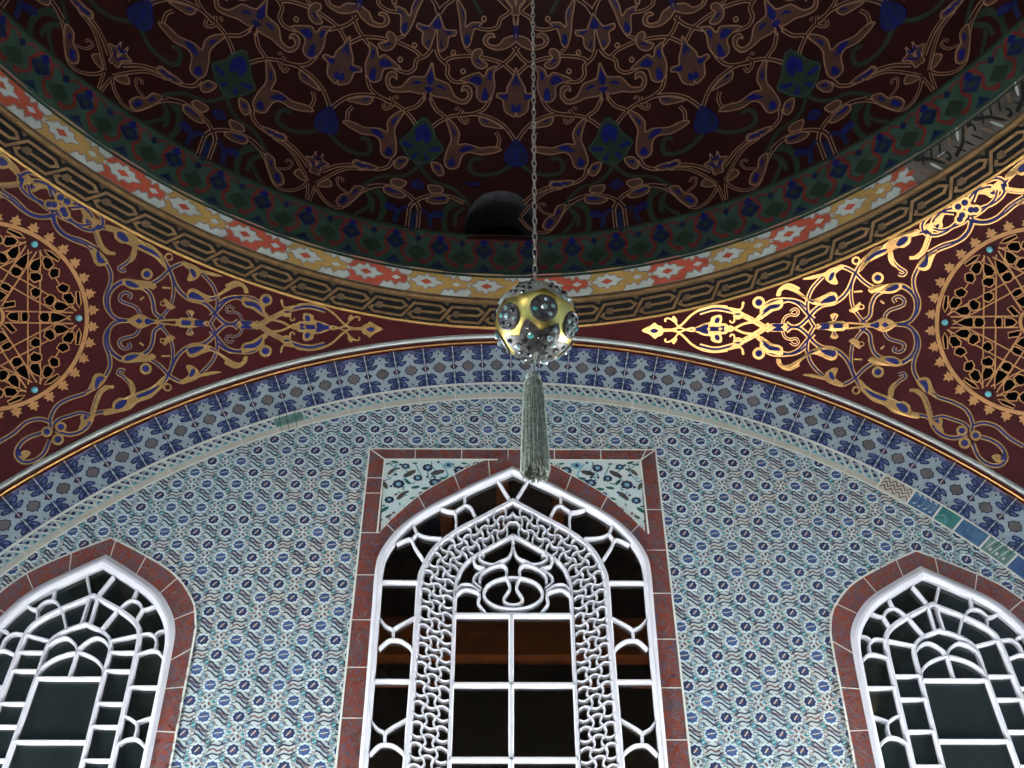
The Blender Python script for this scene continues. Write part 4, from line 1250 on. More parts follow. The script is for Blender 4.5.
# ------------------------------------------------------------------ corner vaults with gilt arabesques
PEND = [["P","gold",[-2234,1264,-2168,1265,-2126,1266,-2116,1240,-2096,1214,-2101,1183,-2128,1160,-2161,1166,-2185,1163,-2201,1211]],["P","blue",[-2186,1232,-2150,1231,-2133,1200,-2168,1201]],["L",13,[-2104,1190,-2050,1162,-1993,1140,-1959,1100,-1921,1067]],["L",13,[-2107,1186,-2055,1154,-2007,1115,-1955,1106,-1908,1090]],["L",16,[-2103,1182,-2037,1151,-1965,1154,-1874,1178,-1786,1176,-1702,1147,-1631,1097]],["L",16,[-2098,1189,-2039,1148,-2006,1085,-1983,995,-1938,920,-1871,863,-1791,827]],["S",29,[-1819,1164,-1712,1131,-1628,1060,-1578,997,-1522,903,-1471,802]],["S",30,[-1943,955,-1861,879,-1757,843,-1676,832,-1565,830,-1450,837]],["L",13,[-1996,1146,-2004,1207,-2027,1243,-2051,1246,-2055,1229]],["L",13,[-2014,1115,-2073,1092,-2116,1095,-2131,1113,-2117,1125]],["P","gold",[-2016,1218,-1984,1239,-1980,1196,-1999,1188]],["P","gold",[-2089,1097,-2092,1060,-2052,1077,-2053,1097]],["P","gold",[-1929,1076,-1841,1084,-1791,1067,-1768,1089,-1729,1086,-1699,1068,-1713,1033,-1728,1020,-1699,994,-1708,942]],["P","gold",[-1919,1092,-1884,1013,-1843,978,-1852,948,-1830,916,-1799,900,-1775,929,-1770,948,-1734,936,-1692,970]],["P","blue",[-1915,1067,-1848,1072,-1810,1056,-1849,1028]],["P","blue",[-1905,1084,-1876,1025,-1843,1000,-1837,1048]],["P","blue",[-1831,1016,-1786,1018,-1764,976]],["P","blue",[-1818,1037,-1797,998,-1749,1000]],["P","blue",[-1766,1045,-1742,1070,-1719,1059,-1739,1032]],["P","blue",[-1812,967,-1822,935,-1801,921,-1787,952]],["P","blue",[-1750,1003,-1720,991,-1736,974]],["P","blue",[-1767,975,-1741,955,-1734,977]],["P","gold",[-1632,1095,-1565,1040,-1531,1072,-1515,1065,-1539,1037,-1569,1023,-1559,1004,-1584,977,-1623,985,-1635,1018,-1619,1034]],["P","gold",[-1790,829,-1708,798,-1719,754,-1705,744,-1693,777,-1695,810,-1673,811,-1661,847,-1688,876,-1723,869,-1729,847]],["P","blue",[-1621,1029,-1590,1019,-1580,1004,-1603,1009]],["P","blue",[-1726,852,-1702,830,-1684,829,-1699,846]],["L",13,[-1631,1003,-1650,981,-1668,989,-1667,1005]],["L",13,[-1707,874,-1698,900,-1713,912,-1728,903]],["L",17,[-1710,939,-1602,935,-1519,908,-1448,923]],["L",17,[-1691,972,-1634,882,-1568,825,-1546,757]],["S",25,[-1526,906,-1445,928,-1364,940,-1301,933,-1245,915,-1199,868,-1180,818]],["S",25,[-1570,832,-1549,752,-1519,676,-1481,627,-1436,587,-1372,573,-1319,582]],["P","gold",[-1494,919,-1414,961,-1349,966,-1286,947,-1313,899,-1363,901,-1412,921,-1469,898]],["P","gold",[-1565,798,-1562,709,-1534,651,-1486,607,-1456,654,-1484,695,-1526,728,-1534,788]],["P","blue",[-1470,917,-1410,946,-1367,945,-1317,927,-1331,913,-1383,929]],["P","blue",[-1552,779,-1547,713,-1525,677,-1483,643,-1478,662,-1519,699]],["C",44,"blue",[-1433,1011]],["C",44,"blue",[-1616,700]],["L",13,[-1582,1012,-1526,906,-1466,799]],["L",13,[-1691,827,-1570,832,-1445,834]],["L",0,[-1687,919,-1627,831]],["L",0,[-1661,963,-1553,955]],["P","gold",[-1483,806,-1393,813,-1370,739]],["P","gold",[-1460,845,-1421,765,-1344,783]],["P","blue",[-1463,794,-1404,794,-1388,750]],["P","blue",[-1439,834,-1410,784,-1363,793]],["L",22,[-1302,982,-1273,1009,-1225,1018,-1187,1001,-1152,947]],["L",22,[-1525,602,-1535,564,-1518,518,-1484,494,-1418,492]],["S",16,[-1391,780,-1340,826,-1297,825,-1263,802,-1239,818,-1249,845,-1285,843]],["S",16,[-1391,781,-1406,714,-1384,678,-1346,660,-1348,631,-1377,627,-1393,658]],["S",25,[-1453,961,-1371,973,-1299,950,-1240,906,-1208,857,-1194,778,-1176,716]],["S",25,[-1582,742,-1552,666,-1495,617,-1426,588,-1367,586,-1290,614,-1227,629]],["P","gold",[-1447,971,-1371,973,-1307,934,-1334,895,-1386,907,-1467,905]],["P","gold",[-1588,732,-1552,666,-1484,631,-1464,674,-1501,712,-1540,782]],["P","blue",[-1448,939,-1382,956,-1325,928,-1338,910,-1387,927]],["P","blue",[-1559,749,-1542,683,-1488,649,-1479,669,-1519,702]],["P","gold",[-1214,1020,-1169,964,-1142,886,-1109,840,-1044,828,-992,825,-959,796,-977,747,-1033,746,-1097,780,-1135,818,-1160,878,-1189,940,-1226,991,-1259,997,-1282,975,-1298,989,-1267,1021]],["P","gold",[-1515,508,-1442,498,-1360,514,-1302,509,-1259,460,-1230,417,-1187,404,-1153,444,-1181,493,-1243,530,-1295,543,-1361,533,-1431,527,-1495,532,-1516,558,-1509,589,-1529,596,-1542,553]],["P","blue",[-1085,790,-1036,802,-982,794,-989,751]],["P","blue",[-1246,514,-1231,467,-1196,424,-1162,452]],["P","blue",[-1145,862,-1109,821,-1130,825]],["P","blue",[-1339,529,-1285,519,-1300,535]],["S",27,[-1351,790,-1332,749,-1284,728,-1216,741,-1140,768,-1078,771,-1009,747,-935,752,-870,781,-816,823,-775,853,-702,888,-624,901,-552,886]],["S",27,[-1380,741,-1335,746,-1292,715,-1269,651,-1254,572,-1225,518,-1169,471,-1136,405,-1129,335,-1138,268,-1143,217,-1136,136,-1108,62,-1057,8]],["P","gold",[-765,851,-694,902,-608,928,-524,914,-457,930,-388,912,-302,887,-307,859,-358,865,-387,835,-438,829,-463,845,-528,850,-592,858,-671,862,-748,840]],["P","gold",[-1136,209,-1144,122,-1123,35,-1067,-30,-1046,-96,-995,-146,-927,-208,-906,-189,-937,-148,-926,-107,-947,-60,-974,-47,-1012,7,-1053,57,-1097,123,-1117,200]],["P","blue",[-700,881,-624,901,-540,887,-539,869,-615,877,-667,878]],["P","blue",[-1129,138,-1108,62,-1052,-2,-1035,6,-1082,68,-1109,111]],["P","blue",[-470,870,-421,896,-379,881,-399,853,-443,849]],["P","blue",[-1000,-54,-997,-110,-962,-139,-948,-106,-968,-66]],["S",21,[-520,853,-540,792,-530,730,-510,687,-534,675,-555,697]],["S",21,[-1011,-2,-967,47,-908,71,-860,76,-861,104,-892,110]],["P","gold",[-541,848,-510,841,-538,785,-538,736,-560,767,-560,811]],["P","gold",[-1017,18,-995,-4,-960,49,-917,75,-956,77,-995,55]],["S",24,[-871,939,-832,926,-789,859,-769,775,-738,709,-684,664,-613,647,-567,609,-540,548]],["S",24,[-1268,255,-1237,227,-1155,226,-1071,252,-997,259,-929,237,-878,185,-821,166,-753,175]],["S",25,[-931,538,-855,548,-807,606,-751,646,-682,647,-611,631,-565,593,-545,520,-569,450,-622,397,-682,390,-764,425]],["S",25,[-946,512,-916,442,-942,372,-949,304,-913,244,-863,192,-806,172,-732,194,-683,251,-664,323,-689,377,-762,429]],["P","gold",[-773,709,-714,710,-661,683,-580,645,-579,608,-639,602,-693,629,-738,669,-765,673]],["P","gold",[-1015,290,-985,239,-934,207,-859,158,-826,177,-852,231,-903,263,-962,281,-979,301]],["P","blue",[-682,647,-613,647,-589,630,-611,612,-660,625]],["P","blue",[-913,244,-878,185,-851,174,-846,202,-883,237]],["P","gold",[-1100,998,-1025,981,-955,958,-917,962,-854,949,-823,921,-874,915,-903,902,-915,846,-952,863,-972,910,-972,939,-1049,962]],["P","gold",[-1437,421,-1384,366,-1328,318,-1312,283,-1268,235,-1228,223,-1248,269,-1252,301,-1209,340,-1243,363,-1294,356,-1320,342,-1379,396]],["P","blue",[-957,895,-925,929,-895,923,-930,891]],["P","blue",[-1273,351,-1287,307,-1266,284,-1256,330]],["S",23,[-978,939,-1075,908,-1140,859,-1178,806,-1200,731,-1200,665]],["S",23,[-1323,347,-1345,446,-1335,526,-1307,585,-1252,643,-1194,676]],["S",20,[-783,846,-839,799,-887,729,-916,647,-912,570,-896,496]],["S",20,[-1141,227,-1128,299,-1091,377,-1034,444,-964,479,-892,504]],["P","gold",[-949,652,-908,657,-857,664,-880,625,-930,620]],["P","gold",[-1055,469,-1039,431,-1019,385,-996,424,-1017,469]],["C",20,"none",[-866,629]],["C",20,"none",[-993,410]],["L",13,[-858,743,-808,718]],["L",13,[-1088,345,-1041,315]],["C",39,"blue",[-678,743]],["C",40,"blue",[-995,191]],["C",29,"none",[-737,917]],["C",29,"none",[-1180,151]],["P","gold",[-1199,651,-1112,653,-1077,647,-1072,685,-1037,683,-1024,656,-1058,633,-1011,602,-1022,546]],["P","gold",[-1181,681,-1138,607,-1116,581,-1146,556,-1127,528,-1097,531,-1094,571,-1043,547,-1000,585]],["P","blue",[-1184,642,-1118,641,-1121,605]],["P","blue",[-1166,673,-1132,618,-1102,639]],["P","blue",[-1068,651,-1035,666,-1061,641]],["P","blue",[-1114,570,-1111,535,-1103,570]],["P","blue",[-1082,622,-1028,592,-1049,577,-1083,600]],["P","blue",[-1096,597,-1043,567,-1040,592,-1078,609]],["L",13,[-1021,548,-963,523,-896,496]],["L",13,[-1001,583,-949,546,-892,504]],["P","gold",[-915,495,-836,500,-773,489,-737,429,-749,409]],["P","gold",[-900,520,-864,451,-823,403,-752,404,-740,424]],["P","blue",[-888,491,-830,490,-834,459]],["P","blue",[-883,499,-853,451,-828,470]],["P","blue",[-819,450,-789,462,-783,429]],["P","blue",[-812,462,-807,431,-775,442]],["S",21,[-793,456,-768,499,-724,516,-672,506,-628,504,-612,536,-631,567,-665,569,-665,542]],["S",21,[-803,437,-828,394,-820,347,-785,309,-760,273,-780,242,-817,243,-836,270,-813,284]],["L",13,[-742,603,-731,572]],["L",13,[-906,318,-873,325]],["S",23,[-405,874,-348,874,-273,850,-241,847]],["S",23,[-969,-112,-940,-161,-879,-213,-860,-239]],["L",23,[-443,752,-393,732,-329,764,-258,828,-206,878]],["L",23,[-882,-15,-838,-47,-833,-119,-852,-214,-869,-286]],["S",25,[-410,731,-340,747,-259,816,-202,876,-131,902,-62,889,-21,857,6,821]],["S",26,[-846,-32,-823,-101,-843,-207,-865,-288,-851,-363,-803,-416,-753,-434,-706,-438]],["S",21,[-223,841,-181,799,-114,782,-44,772,-2,786]],["S",22,[-845,-251,-786,-265,-736,-314,-690,-369,-680,-413]],["P","gold",[-167,889,-114,884,-149,853,-166,816,-199,825,-199,862]],["P","gold",[-858,-325,-826,-368,-817,-321,-793,-287,-819,-264,-851,-283]],["P","blue",[-203,846,-175,846,-195,823]],["P","blue",[-839,-271,-825,-295,-814,-266]],["C",37,"blue",[23,877]],["C",38,"blue",[-747,-483]],["C",35,"blue",[-31,817]],["C",35,"blue",[-723,-404]],["C",34,"blue",[55,802]],["C",35,"blue",[-664,-470]],["S",24,[25,798,-9,737,-82,690,-170,687,-271,703,-345,690,-420,676,-423,671,-486,625,-519,560,-537,474,-582,416,-655,387,-714,392]],["S",24,[-676,-442,-640,-380,-637,-292,-682,-214,-749,-137,-776,-66,-803,5,-800,11,-793,88,-753,151,-688,211,-660,279,-673,356,-708,404]],["P","gold",[-435,679,-372,711,-309,714,-269,706,-329,660,-371,626,-412,633]],["P","gold",[-813,17,-809,-55,-778,-110,-751,-140,-742,-64,-734,-10,-761,21]],["P","blue",[-423,671,-374,688,-334,718,-352,674,-387,646]],["P","blue",[-800,11,-790,-41,-795,-90,-766,-52,-760,-7]],["P","blue",[-317,700,-262,699,-294,692]],["P","blue",[-770,-96,-741,-143,-751,-111]],["S",24,[64,856,140,911,214,920,270,891,277,836,228,793,158,781,81,794]],["S",25,[-706,-507,-715,-603,-683,-672,-627,-705,-574,-681,-563,-615,-590,-548,-643,-489]],["P","gold",[200,870,246,886,269,871,249,837,219,840]],["P","gold",[-646,-633,-635,-682,-610,-693,-591,-657,-609,-633]],["P","blue",[258,861,275,837,246,805]],["P","blue",[-607,-677,-577,-680,-564,-636]],["S",23,[6,757,54,711,133,692,230,715,329,719]],["S",24,[-650,-404,-584,-420,-525,-478,-494,-574,-444,-662]]]


def vault_base(M, nu=70, nv=26):
    el_top = math.asin((HA - SZ) / SR)
    rows = []
    A = np.linspace(0, 90, nu)
    for j in range(nv):
        r = []
        for a in A:
            b = min(a, 90 - a)
            el_b = math.acos(min(1, (YW) / (SR * math.cos(math.radians(b)))))
            e = el_b + (el_top - el_b) * j / (nv - 1)
            t = math.radians(a)
            r.append((SR * math.cos(e) * math.sin(t), SR * math.cos(e) * math.cos(t), SZ + SR * math.sin(e)))
        rows.append(r)
    M.grid(rows, 'maroon')


V = Mesh(vault_fn)
vault_base(V)
fill = {'blue': 'paint_blue', 'gold': 'gold_leaf', 'none': 'maroon'}
for t in PEND:
    P = [(x / 1000, y / 1000) for x, y in unroll(t[-1])]
    for sg in (1, -1):
        Q = [(sg * x, y) for x, y in P]
        if t[0] == 'P':
            V.poly(catmull(Q, 3, True) if t[1] == 'gold' else catmull(Q, 2, True), fill[t[1]], 3 if t[1] == 'gold' else 4)
        elif t[0] == 'S':
            w = t[1] / 1000
            V.stroke(Q, w * 1.28, 'gold_leaf', 1, sm=5)
            V.stroke(Q, w * .52, 'paint_blue', 2, sm=5)
        elif t[0] == 'L':
            if t[1] >= 3:
                V.stroke(Q, t[1] / 1000, 'gold_leaf', 2.5, sm=4)
        else:
            V.disc(Q[0], t[1] / 1000, 'gold_leaf', 4, 14)
            V.disc(Q[0], t[1] / 1000 * .56, fill[t[2]], 5, 12)
vault = V.build('ceiling_corner_right')
tag(vault, 'dark red corner vault with bright gilt arabesques at the right', 'corner vault', 'structure')
lab = {'ceiling_corner_left': 'dark red corner vault with dim gilt arabesques at the left', 'ceiling_corner_rear_left': 'dark red corner vault behind the viewer on the left', 'ceiling_corner_rear_right': 'dark red corner vault behind the viewer on the right'}
for nm, rz in (('ceiling_corner_left', 90), ('ceiling_corner_rear_left', 180), ('ceiling_corner_rear_right', 270)):
    c = vault.copy()
    c.name = nm
    COL.objects.link(c)
    c.rotation_euler = (0, 0, math.radians(rz))
    tag(c, lab[nm], 'corner vault', 'structure')

# ---- lattice roundels, their openings painted on
def rot6(P, k, mirror=False):
    out = []
    for x, y in P:
        # turn so that the traced boss (at 150 degrees from +u) becomes the axis
        out.append((x, y))
    a = math.radians(60 * k)
    return [(x * math.cos(a) - y * math.sin(a), x * math.sin(a) + y * math.cos(a)) for x, y in out]


HOLES = [[-307,413,-271,410,-258,376,-282,362,-310,370,-316,394],[-142,259,-130,281,-145,302,-172,306,-188,278,-172,254],[-400,226,-349,226,-313,212,-322,184,-341,163,-371,187],[-310,177,-291,195,-266,183,-260,163,-265,150,-273,140,-292,135,-316,151],[-372,300,-332,303,-301,290,-304,256,-327,246,-355,263],[-374,363,-342,380,-314,353,-323,333,-361,320,-384,336],[-421,368,-385,412,-370,403,-400,355,-428,336],[-270,307,-244,306,-230,271,-250,248,-279,253,-283,285],[-205,115,-187,134,-162,122,-171,96,-188,76,-212,88],[-139,106,-107,81,-101,54,-126,46,-164,62],[-98,151,-71,153,-58,93,-90,100]]


def polar_boss(P, mirror):
    """traced points -> polar about the axis through the boss at 150 degrees"""
    ax = math.radians(150)
    out = []
    for x, y in P:
        r, t = math.hypot(x, y), math.atan2(y, x) - ax
        if mirror:
            t = -t
        out.append((r * math.cos(ax + t), r * math.sin(ax + t)))
    return out


def make_roundel(name, label, rz):
    root = empty(name)
    off = Vector(vault_fn(0, 0, 2))
    root.location = Matrix.Rotation(math.radians(rz), 3, 'Z') @ off
    root.rotation_euler = (0, 0, math.radians(rz))
    tag(root, label, 'roundel', group='lattice roundels on the corner vaults')

    def fin(M, nm, lb=None, parent=None):
        M.v = [tuple(Vector(p) - off) for p in M.v]
        ob = M.build(nm, parent or root)
        if lb:
            ob['label'] = lb
        return ob
    M = Mesh(vault_fn)
    rows = [[vault_fn(r * math.cos(t), r * math.sin(t), 5.0) for t in np.linspace(0, 2 * math.pi, 72, endpoint=False)] for r in np.linspace(.005, .585, 9)]
    M.grid(rows, 'maroon', True, True)
    hs = []
    for h in HOLES:
        P = [(x / 1000, y / 1000) for x, y in unroll(h)]
        cx_, cy_ = sum(p[0] for p in P) / len(P), sum(p[1] for p in P) / len(P)
        dg = math.degrees(math.atan2(cy_, cx_))
        on_axis = abs(dg - 150) < 2.5 or abs(dg - 120) < 3.5
        for k in range(6):
            for mir in ((False,) if on_axis else (False, True)):
                hs.append(rot6(polar_boss(P, mir), k))
    for P in hs:
        cx_, cy_ = sum(p[0] for p in P) / len(P), sum(p[1] for p in P) / len(P)
        M.poly([(cx_ + (x - cx_) * 1.2, cy_ + (y - cy_) * 1.2) for x, y in P], 'void_black', 7.3)  # flat black faces stand in for the shade inside the openings
    fin(M, 'panel', 'dark red panel with openings painted flat black')
    M = Mesh(vault_fn)
    G = .013

    def gs(P, w=G, l=7.5, closed=False):
        M.stroke(P, w, 'lattice_gold', l, closed=closed)
    for P in hs:
        cx_, cy_ = sum(p[0] for p in P) / len(P), sum(p[1] for p in P) / len(P)
        gs([(cx_ + (x - cx_) * 1.24, cy_ + (y - cy_) * 1.24) for x, y in P], .0085, 7.6, True)

    def pol(r, deg):
        return (r * math.cos(math.radians(deg)), r * math.sin(math.radians(deg)))

    def line(r0, d0, r1, d1):
        a, b = np.array(pol(r0, d0)), np.array(pol(r1, d1))
        gs([a + (b - a) * t for t in np.linspace(0, 1, 8)], .0085, 6.6)
    def seg(a, b):
        a, b = np.array(a), np.array(b)
        gs([a + (b - a) * t for t in np.linspace(0, 1, 10)], .0085, 6.6)
    for k in range(6):
        c = 150 + 60 * k
        t = math.radians(c)
        er, et = np.array([math.cos(t), math.sin(t)]), np.array([-math.sin(t), math.cos(t)])
        b2 = np.array(pol(.538, c + 120)) - np.array(pol(.538, c))
        b2 /= np.linalg.norm(b2)
        n2_ = np.array([-b2[1], b2[0]])
        p0, p1 = np.array(pol(.538, c)), np.array(pol(.538, c + 120))
        for s in (-1, 1):
            seg(er * .505 + et * s * .036, er * .10 + et * s * .036)
            seg(p0 + b2 * .035 + n2_ * s * .036, p1 - b2 * .035 + n2_ * s * .036)
        line(.520, c + 5, .520, c + 55)
    gs([pol(.588, t) for t in np.linspace(0, 360, 96, endpoint=False)], .026, 8, True)
    gs([pol(.09, t) for t in np.linspace(0, 360, 24, endpoint=False)], .02, 8, True)
    fin(M, 'lattice', 'gilt star lattice')
    for k in range(36):
        a = k * 10 + 5
        c = np.array(pol(.628, a))
        t = math.radians(a)
        er, et = np.array([math.cos(t), math.sin(t)]), np.array([-math.sin(t), math.cos(t)])
        P = [(-.034, .008), (-.022, .012), (-.016, .036), (.002, .022), (.016, .030), (.016, .012), (.040, 0)]
        P = P + [(x, -y) for x, y in reversed(P[:-1])]
        M = Mesh(vault_fn)
        M.poly([tuple(c + er * x + et * y) for x, y in P], 'lattice_gold', 4.5)
        fin(M, 'star_leaf')
    for k in range(6):
        c = Vector(vault_fn(*pol(.538, 150 + 60 * k), 9))
        M = Mesh()
        Vv, F = sphere_pts(c, .021, 14, 9)
        M.add(Vv, F, 'turquoise_stone', True)
        fin(M, 'boss', 'round turquoise stud')
    return root


make_roundel('roundel', 'gilt lattice roundel with turquoise studs on the right corner vault', 0)
make_roundel('roundel', 'gilt lattice roundel with turquoise studs on the left corner vault', 90)

# ------------------------------------------------------------------ hanging ball, chain and tassel
BC = Vector((-.0045, 0, 3.020))
BR = .0748


def ball_pt(lat_, lon, r=BR):              # lon from the viewer's side (-y), positive to the right
    a, b = math.radians(lat_), math.radians(lon)
    return Vector((r * math.cos(a) * math.sin(b), -r * math.cos(a) * math.cos(b), r * math.sin(a)))


ball = empty('hanging_ball', BC)
tag(ball, 'gilt hanging ball studded with jewelled medallions on a chain under the dome', 'ornament')
M = Mesh()
rows = [[ball_pt(e, a) for a in range(0, 360, 8)] for e in np.linspace(-89.5, 24, 26)]
M.grid(rows, 'ball_gold', True, True)
M.build('body', ball)
M = Mesh()
rows = []
for q, e in enumerate(np.linspace(8, 89.5, 18)):
    rows.append([ball_pt(e if q else 10 - 11 * abs(math.sin(math.radians((a - 10) * 3))) ** .6, a, BR + .0012) for a in range(0, 360, 5)])
rows[1] = [ball_pt(16 - 6 * abs(math.sin(math.radians((a - 10) * 3))), a, BR + .0012) for a in range(0, 360, 5)]
rows[2] = [ball_pt(21 - 3 * abs(math.sin(math.radians((a - 10) * 3))), a, BR + .0012) for a in range(0, 360, 5)]
rows[3] = [ball_pt(26 - 1 * abs(math.sin(math.radians((a - 10) * 3))), a, BR + .0012) for a in range(0, 360, 5)]
M.grid(rows, 'ball_silver', True, True)
cap = M.build('cap', ball)
cap['label'] = 'pale silver cap set with dark stones'
stone_n = 0


def stone(parent, p, r, mt, n=None):
    """A faceted stone in a raised collet at p (relative to the ball)."""
    n = Vector(n).normalized() if n is not None else Vector(p).normalized()
    t = n.orthogonal().normalized()
    b = n.cross(t)
    M = Mesh()
    V_, F_ = [], []
    for rr, hh in ((1.0, 0), (1.0, .35), (.62, .75), (.0, .85)):
        for k in range(8):
            a = 2 * math.pi * k / 8
            V_.append(Vector(p) + (t * math.cos(a) + b * math.sin(a)) * (r * max(rr, .02)) + n * (r * hh))
    for j in range(3):
        for k in range(8):
            F_.append((j * 8 + k, j * 8 + (k + 1) % 8, (j + 1) * 8 + (k + 1) % 8, (j + 1) * 8 + k))
    M.add(V_, F_, mt)
    return M.build('gem', parent)


rr = random.Random(11)
for k in range(6):
    for (de, da) in ((1, 0), (7, -10), (7, 10), (12, 0), (15, -20), (15, 20), (20, -9), (20, 9), (28, 0), (38, -10), (38, 12), (50, 0)):
        p = ball_pt(de + 2, 10 + 30 + 60 * k + da, BR + .001)
        stone(cap, p, .0042 if de > 10 else .0046, rr.choice(('gem_dark', 'gem_dark', 'gem_dark', 'gem_clear')))
for k in range(6):
    c = ball_pt(-25, 10 + 60 * k)
    nrm = c.normalized()
    up = Vector((0, 0, 1))
    t = up.cross(nrm).normalized()
    b = nrm.cross(t)
    ang = math.radians(19.5)
    M = Mesh()

    def cap_pt(q, a, lift):
        d = (nrm * math.cos(q) + (t * math.cos(a) + b * math.sin(a)) * math.sin(q))
        return d * (BR + lift)
    rows = [[cap_pt(ang * f, 2 * math.pi * i / 28, l) for i in range(28)] for f, l in ((1.0, 0), (.99, .003), (.86, .0042), (.80, .0028), (.4, .0032), (.02, .0034))]
    M.grid(rows, 'gem_setting', False, True)
    med = M.build('medallion', ball)
    med['label'] = 'dark round medallion set with pale stones'
    stone(med, cap_pt(0.001, 0, .003), .0062, 'gem_clear', nrm)
    for i in range(6):
        a = 2 * math.pi * i / 6 + .3
        p = cap_pt(ang * .62, a, .003)
        stone(med, p, .0043, rr.choice(('gem_clear', 'gem_dark', 'gem_dark', 'gem_clear', 'gem_teal')))
    for i in range(12):
        a = 2 * math.pi * i / 12
        V2, F2 = sphere_pts(cap_pt(ang * .9, a, .004), .0016, 6, 4)
    # small studs between the medallions
    for (de, da, s) in ((-24, 30, .0042), (-14, 30, .0036), (-34, 30, .0036)):
        pass
M = Mesh()
rows = []
for f in (0.02, .25, .5, .75, 1.0):
    r_ = []
    for i in range(96):
        a = 360 * i / 96
        # star with six points reaching up between the medallions
        ph = ((a - 10 - 30) % 60) / 60
        tip = 1 - abs(2 * (ph if ph < 1 else 0) - 1)
        edge = 33 + 18 * (1 - min(ph, 1 - ph) * 2) ** 1.2
        r_.append(ball_pt(-90 + edge * f, a, BR + .0028 - .001 * f))
    rows.append(r_)
M.grid(rows, 'gem_setting', False, True)
star = M.build('base_star', ball)
star['label'] = 'dark jewelled star round the foot of the ball'
for k in range(6):
    a = 10 + 30 + 60 * k
    stone(star, ball_pt(-90 + 40, a, BR + .002), .0048, rr.choice(('gem_clear', 'gem_dark', 'gem_dark')))
    stone(star, ball_pt(-90 + 27, a, BR + .002), .0060, 'gem_teal' if k in (5,) else rr.choice(('gem_clear', 'gem_dark', 'gem_dark')))
    stone(star, ball_pt(-90 + 24, a + 30, BR + .002), .0050, rr.choice(('gem_clear', 'gem_dark', 'gem_dark')))
    stone(star, ball_pt(-90 + 13, a + 15, BR + .002), .0048, 'gem_dark')


def ring_verts(c, R, r, ax1, ax2, stretch=1.0, nu=14, nv=6):
    V_, F_ = [], []
    ax3 = ax1.cross(ax2)
    for i in range(nu):
        a = 2 * math.pi * i / nu
        d = ax1 * math.cos(a) + ax2 * (math.sin(a) * stretch)
        n_ = (ax1 * math.cos(a) + ax2 * math.sin(a)).normalized()
        for j in range(nv):
            b_ = 2 * math.pi * j / nv
            V_.append(c + d * R + (n_ * math.cos(b_) + ax3 * math.sin(b_)) * r)
    for i in range(nu):
        for j in range(nv):
            F_.append((i * nv + j, ((i + 1) % nu) * nv + j, ((i + 1) % nu) * nv + (j + 1) % nv, i * nv + (j + 1) % nv))
    return V_, F_


M = Mesh()
V_, F_ = ring_verts(Vector((0, 0, BR + .009)), .009, .0018, Vector((1, 0, 0)), Vector((0, 0, 1)))
M.add(V_, F_, 'chain_steel', True)
Vs, Fs = sphere_pts(Vector((0, 0, BR + .001)), .008, 12, 6, sz=.5)
M.add(Vs, Fs, 'ball_silver', True)
M.build('suspension_ring', ball)

top = Vector((.083, 0, DZ + DR - .03))
bot = BC + Vector((0, 0, BR + .018))
M = Mesh()
LNK = .0245
dirv = (top - bot)
L = dirv.length
dirv.normalize()
nl = int(L / LNK)
for i in range(nl + 1):
    c = bot + dirv * (i * LNK + .006)
    tw = i * math.pi / 2 + .35 + .02 * math.sin(i * 1.7)
    s1 = Vector((math.cos(tw), math.sin(tw), 0))
    V_, F_ = ring_verts(c - bot, .0043, .0016, s1, dirv, 3.4, 12, 5)
    M.add(V_, F_, 'chain_steel', True)
ch = M.build('chain')
ch.location = bot
tag(ch, 'thin steel link chain hanging from the dome down to the gilt ball', 'chain')

TZ = 2.889
TX = -.0118
tas = empty('tassel', (TX, 0, TZ))
tag(tas, 'grey green silk tassel hanging below the gilt ball', 'tassel')
M = Mesh()
zb = BC.z - BR - TZ + .001
cord = [Vector((BC.x - TX, 0, zb)), Vector((.004, .001, zb * .7)), Vector((.001, -.001, zb * .35)), Vector((0, 0, -.004))]
nn = 8
for i in range(len(cord) - 1):
    pts, F_ = [], []
    for q in (0, 1):
        for k in range(nn):
            a = 2 * math.pi * k / nn + i * .4 + q * .4
            pts.append(cord[i + q] + Vector((math.cos(a), math.sin(a), 0)) * (.0022 if k % 2 else .0030))
    M.add(pts, [(k, (k + 1) % nn, nn + (k + 1) % nn, nn + k) for k in range(nn)], 'silk', True)
M.build('cord', tas)
M = Mesh()
prof = [(.002, .002), (.009, -.001), (.0125, -.006), (.0135, -.011), (.0115, -.016), (.0118, -.019), (.0145, -.022), (.0160, -.027)]
nn = 40
rows = [[Vector((r * (1 + .05 * (k % 2)) * math.cos(2 * math.pi * k / nn), r * (1 + .05 * (k % 2)) * math.sin(2 * math.pi * k / nn), z)) for k in range(nn)] for r, z in prof]
M.grid(rows, 'silk', True, True)
M.build('knot', tas)
M = Mesh()
rr = random.Random(5)
zl = 2.668 - TZ
for i in range(260):
    a = rr.random() * 2 * math.pi
    q = math.sqrt(rr.random())
    q = .82 + .18 * q if i < 235 else q
    r0, r1 = .0150 * q, (.0225 + rr.uniform(-.0015, .002)) * q
    a1 = a + rr.uniform(-.16, .16)
    ze = zl + rr.uniform(-.004, .010)
    path = []
    for t in np.linspace(0, 1, 7):
        r_ = r0 + (r1 - r0) * (t ** .6)
        aa_ = a + (a1 - a) * t + .05 * math.sin(t * 9 + i)
        path.append(Vector((r_ * math.cos(aa_), r_ * math.sin(aa_), -.022 + (ze + .022) * t)))
    w = .00135
    pts, F_ = [], []
    for j, p in enumerate(path):
        for k in range(4):
            b_ = k * math.pi / 2 + a
            pts.append(p + Vector((math.cos(b_), math.sin(b_), 0)) * w)
    for j in range(6):
        for k in range(4):
            F_.append((j * 4 + k, j * 4 + (k + 1) % 4, (j + 1) * 4 + (k + 1) % 4, (j + 1) * 4 + k))
    F_.append((24, 25, 26, 27))
    M.add(pts, F_, 'silk', True)
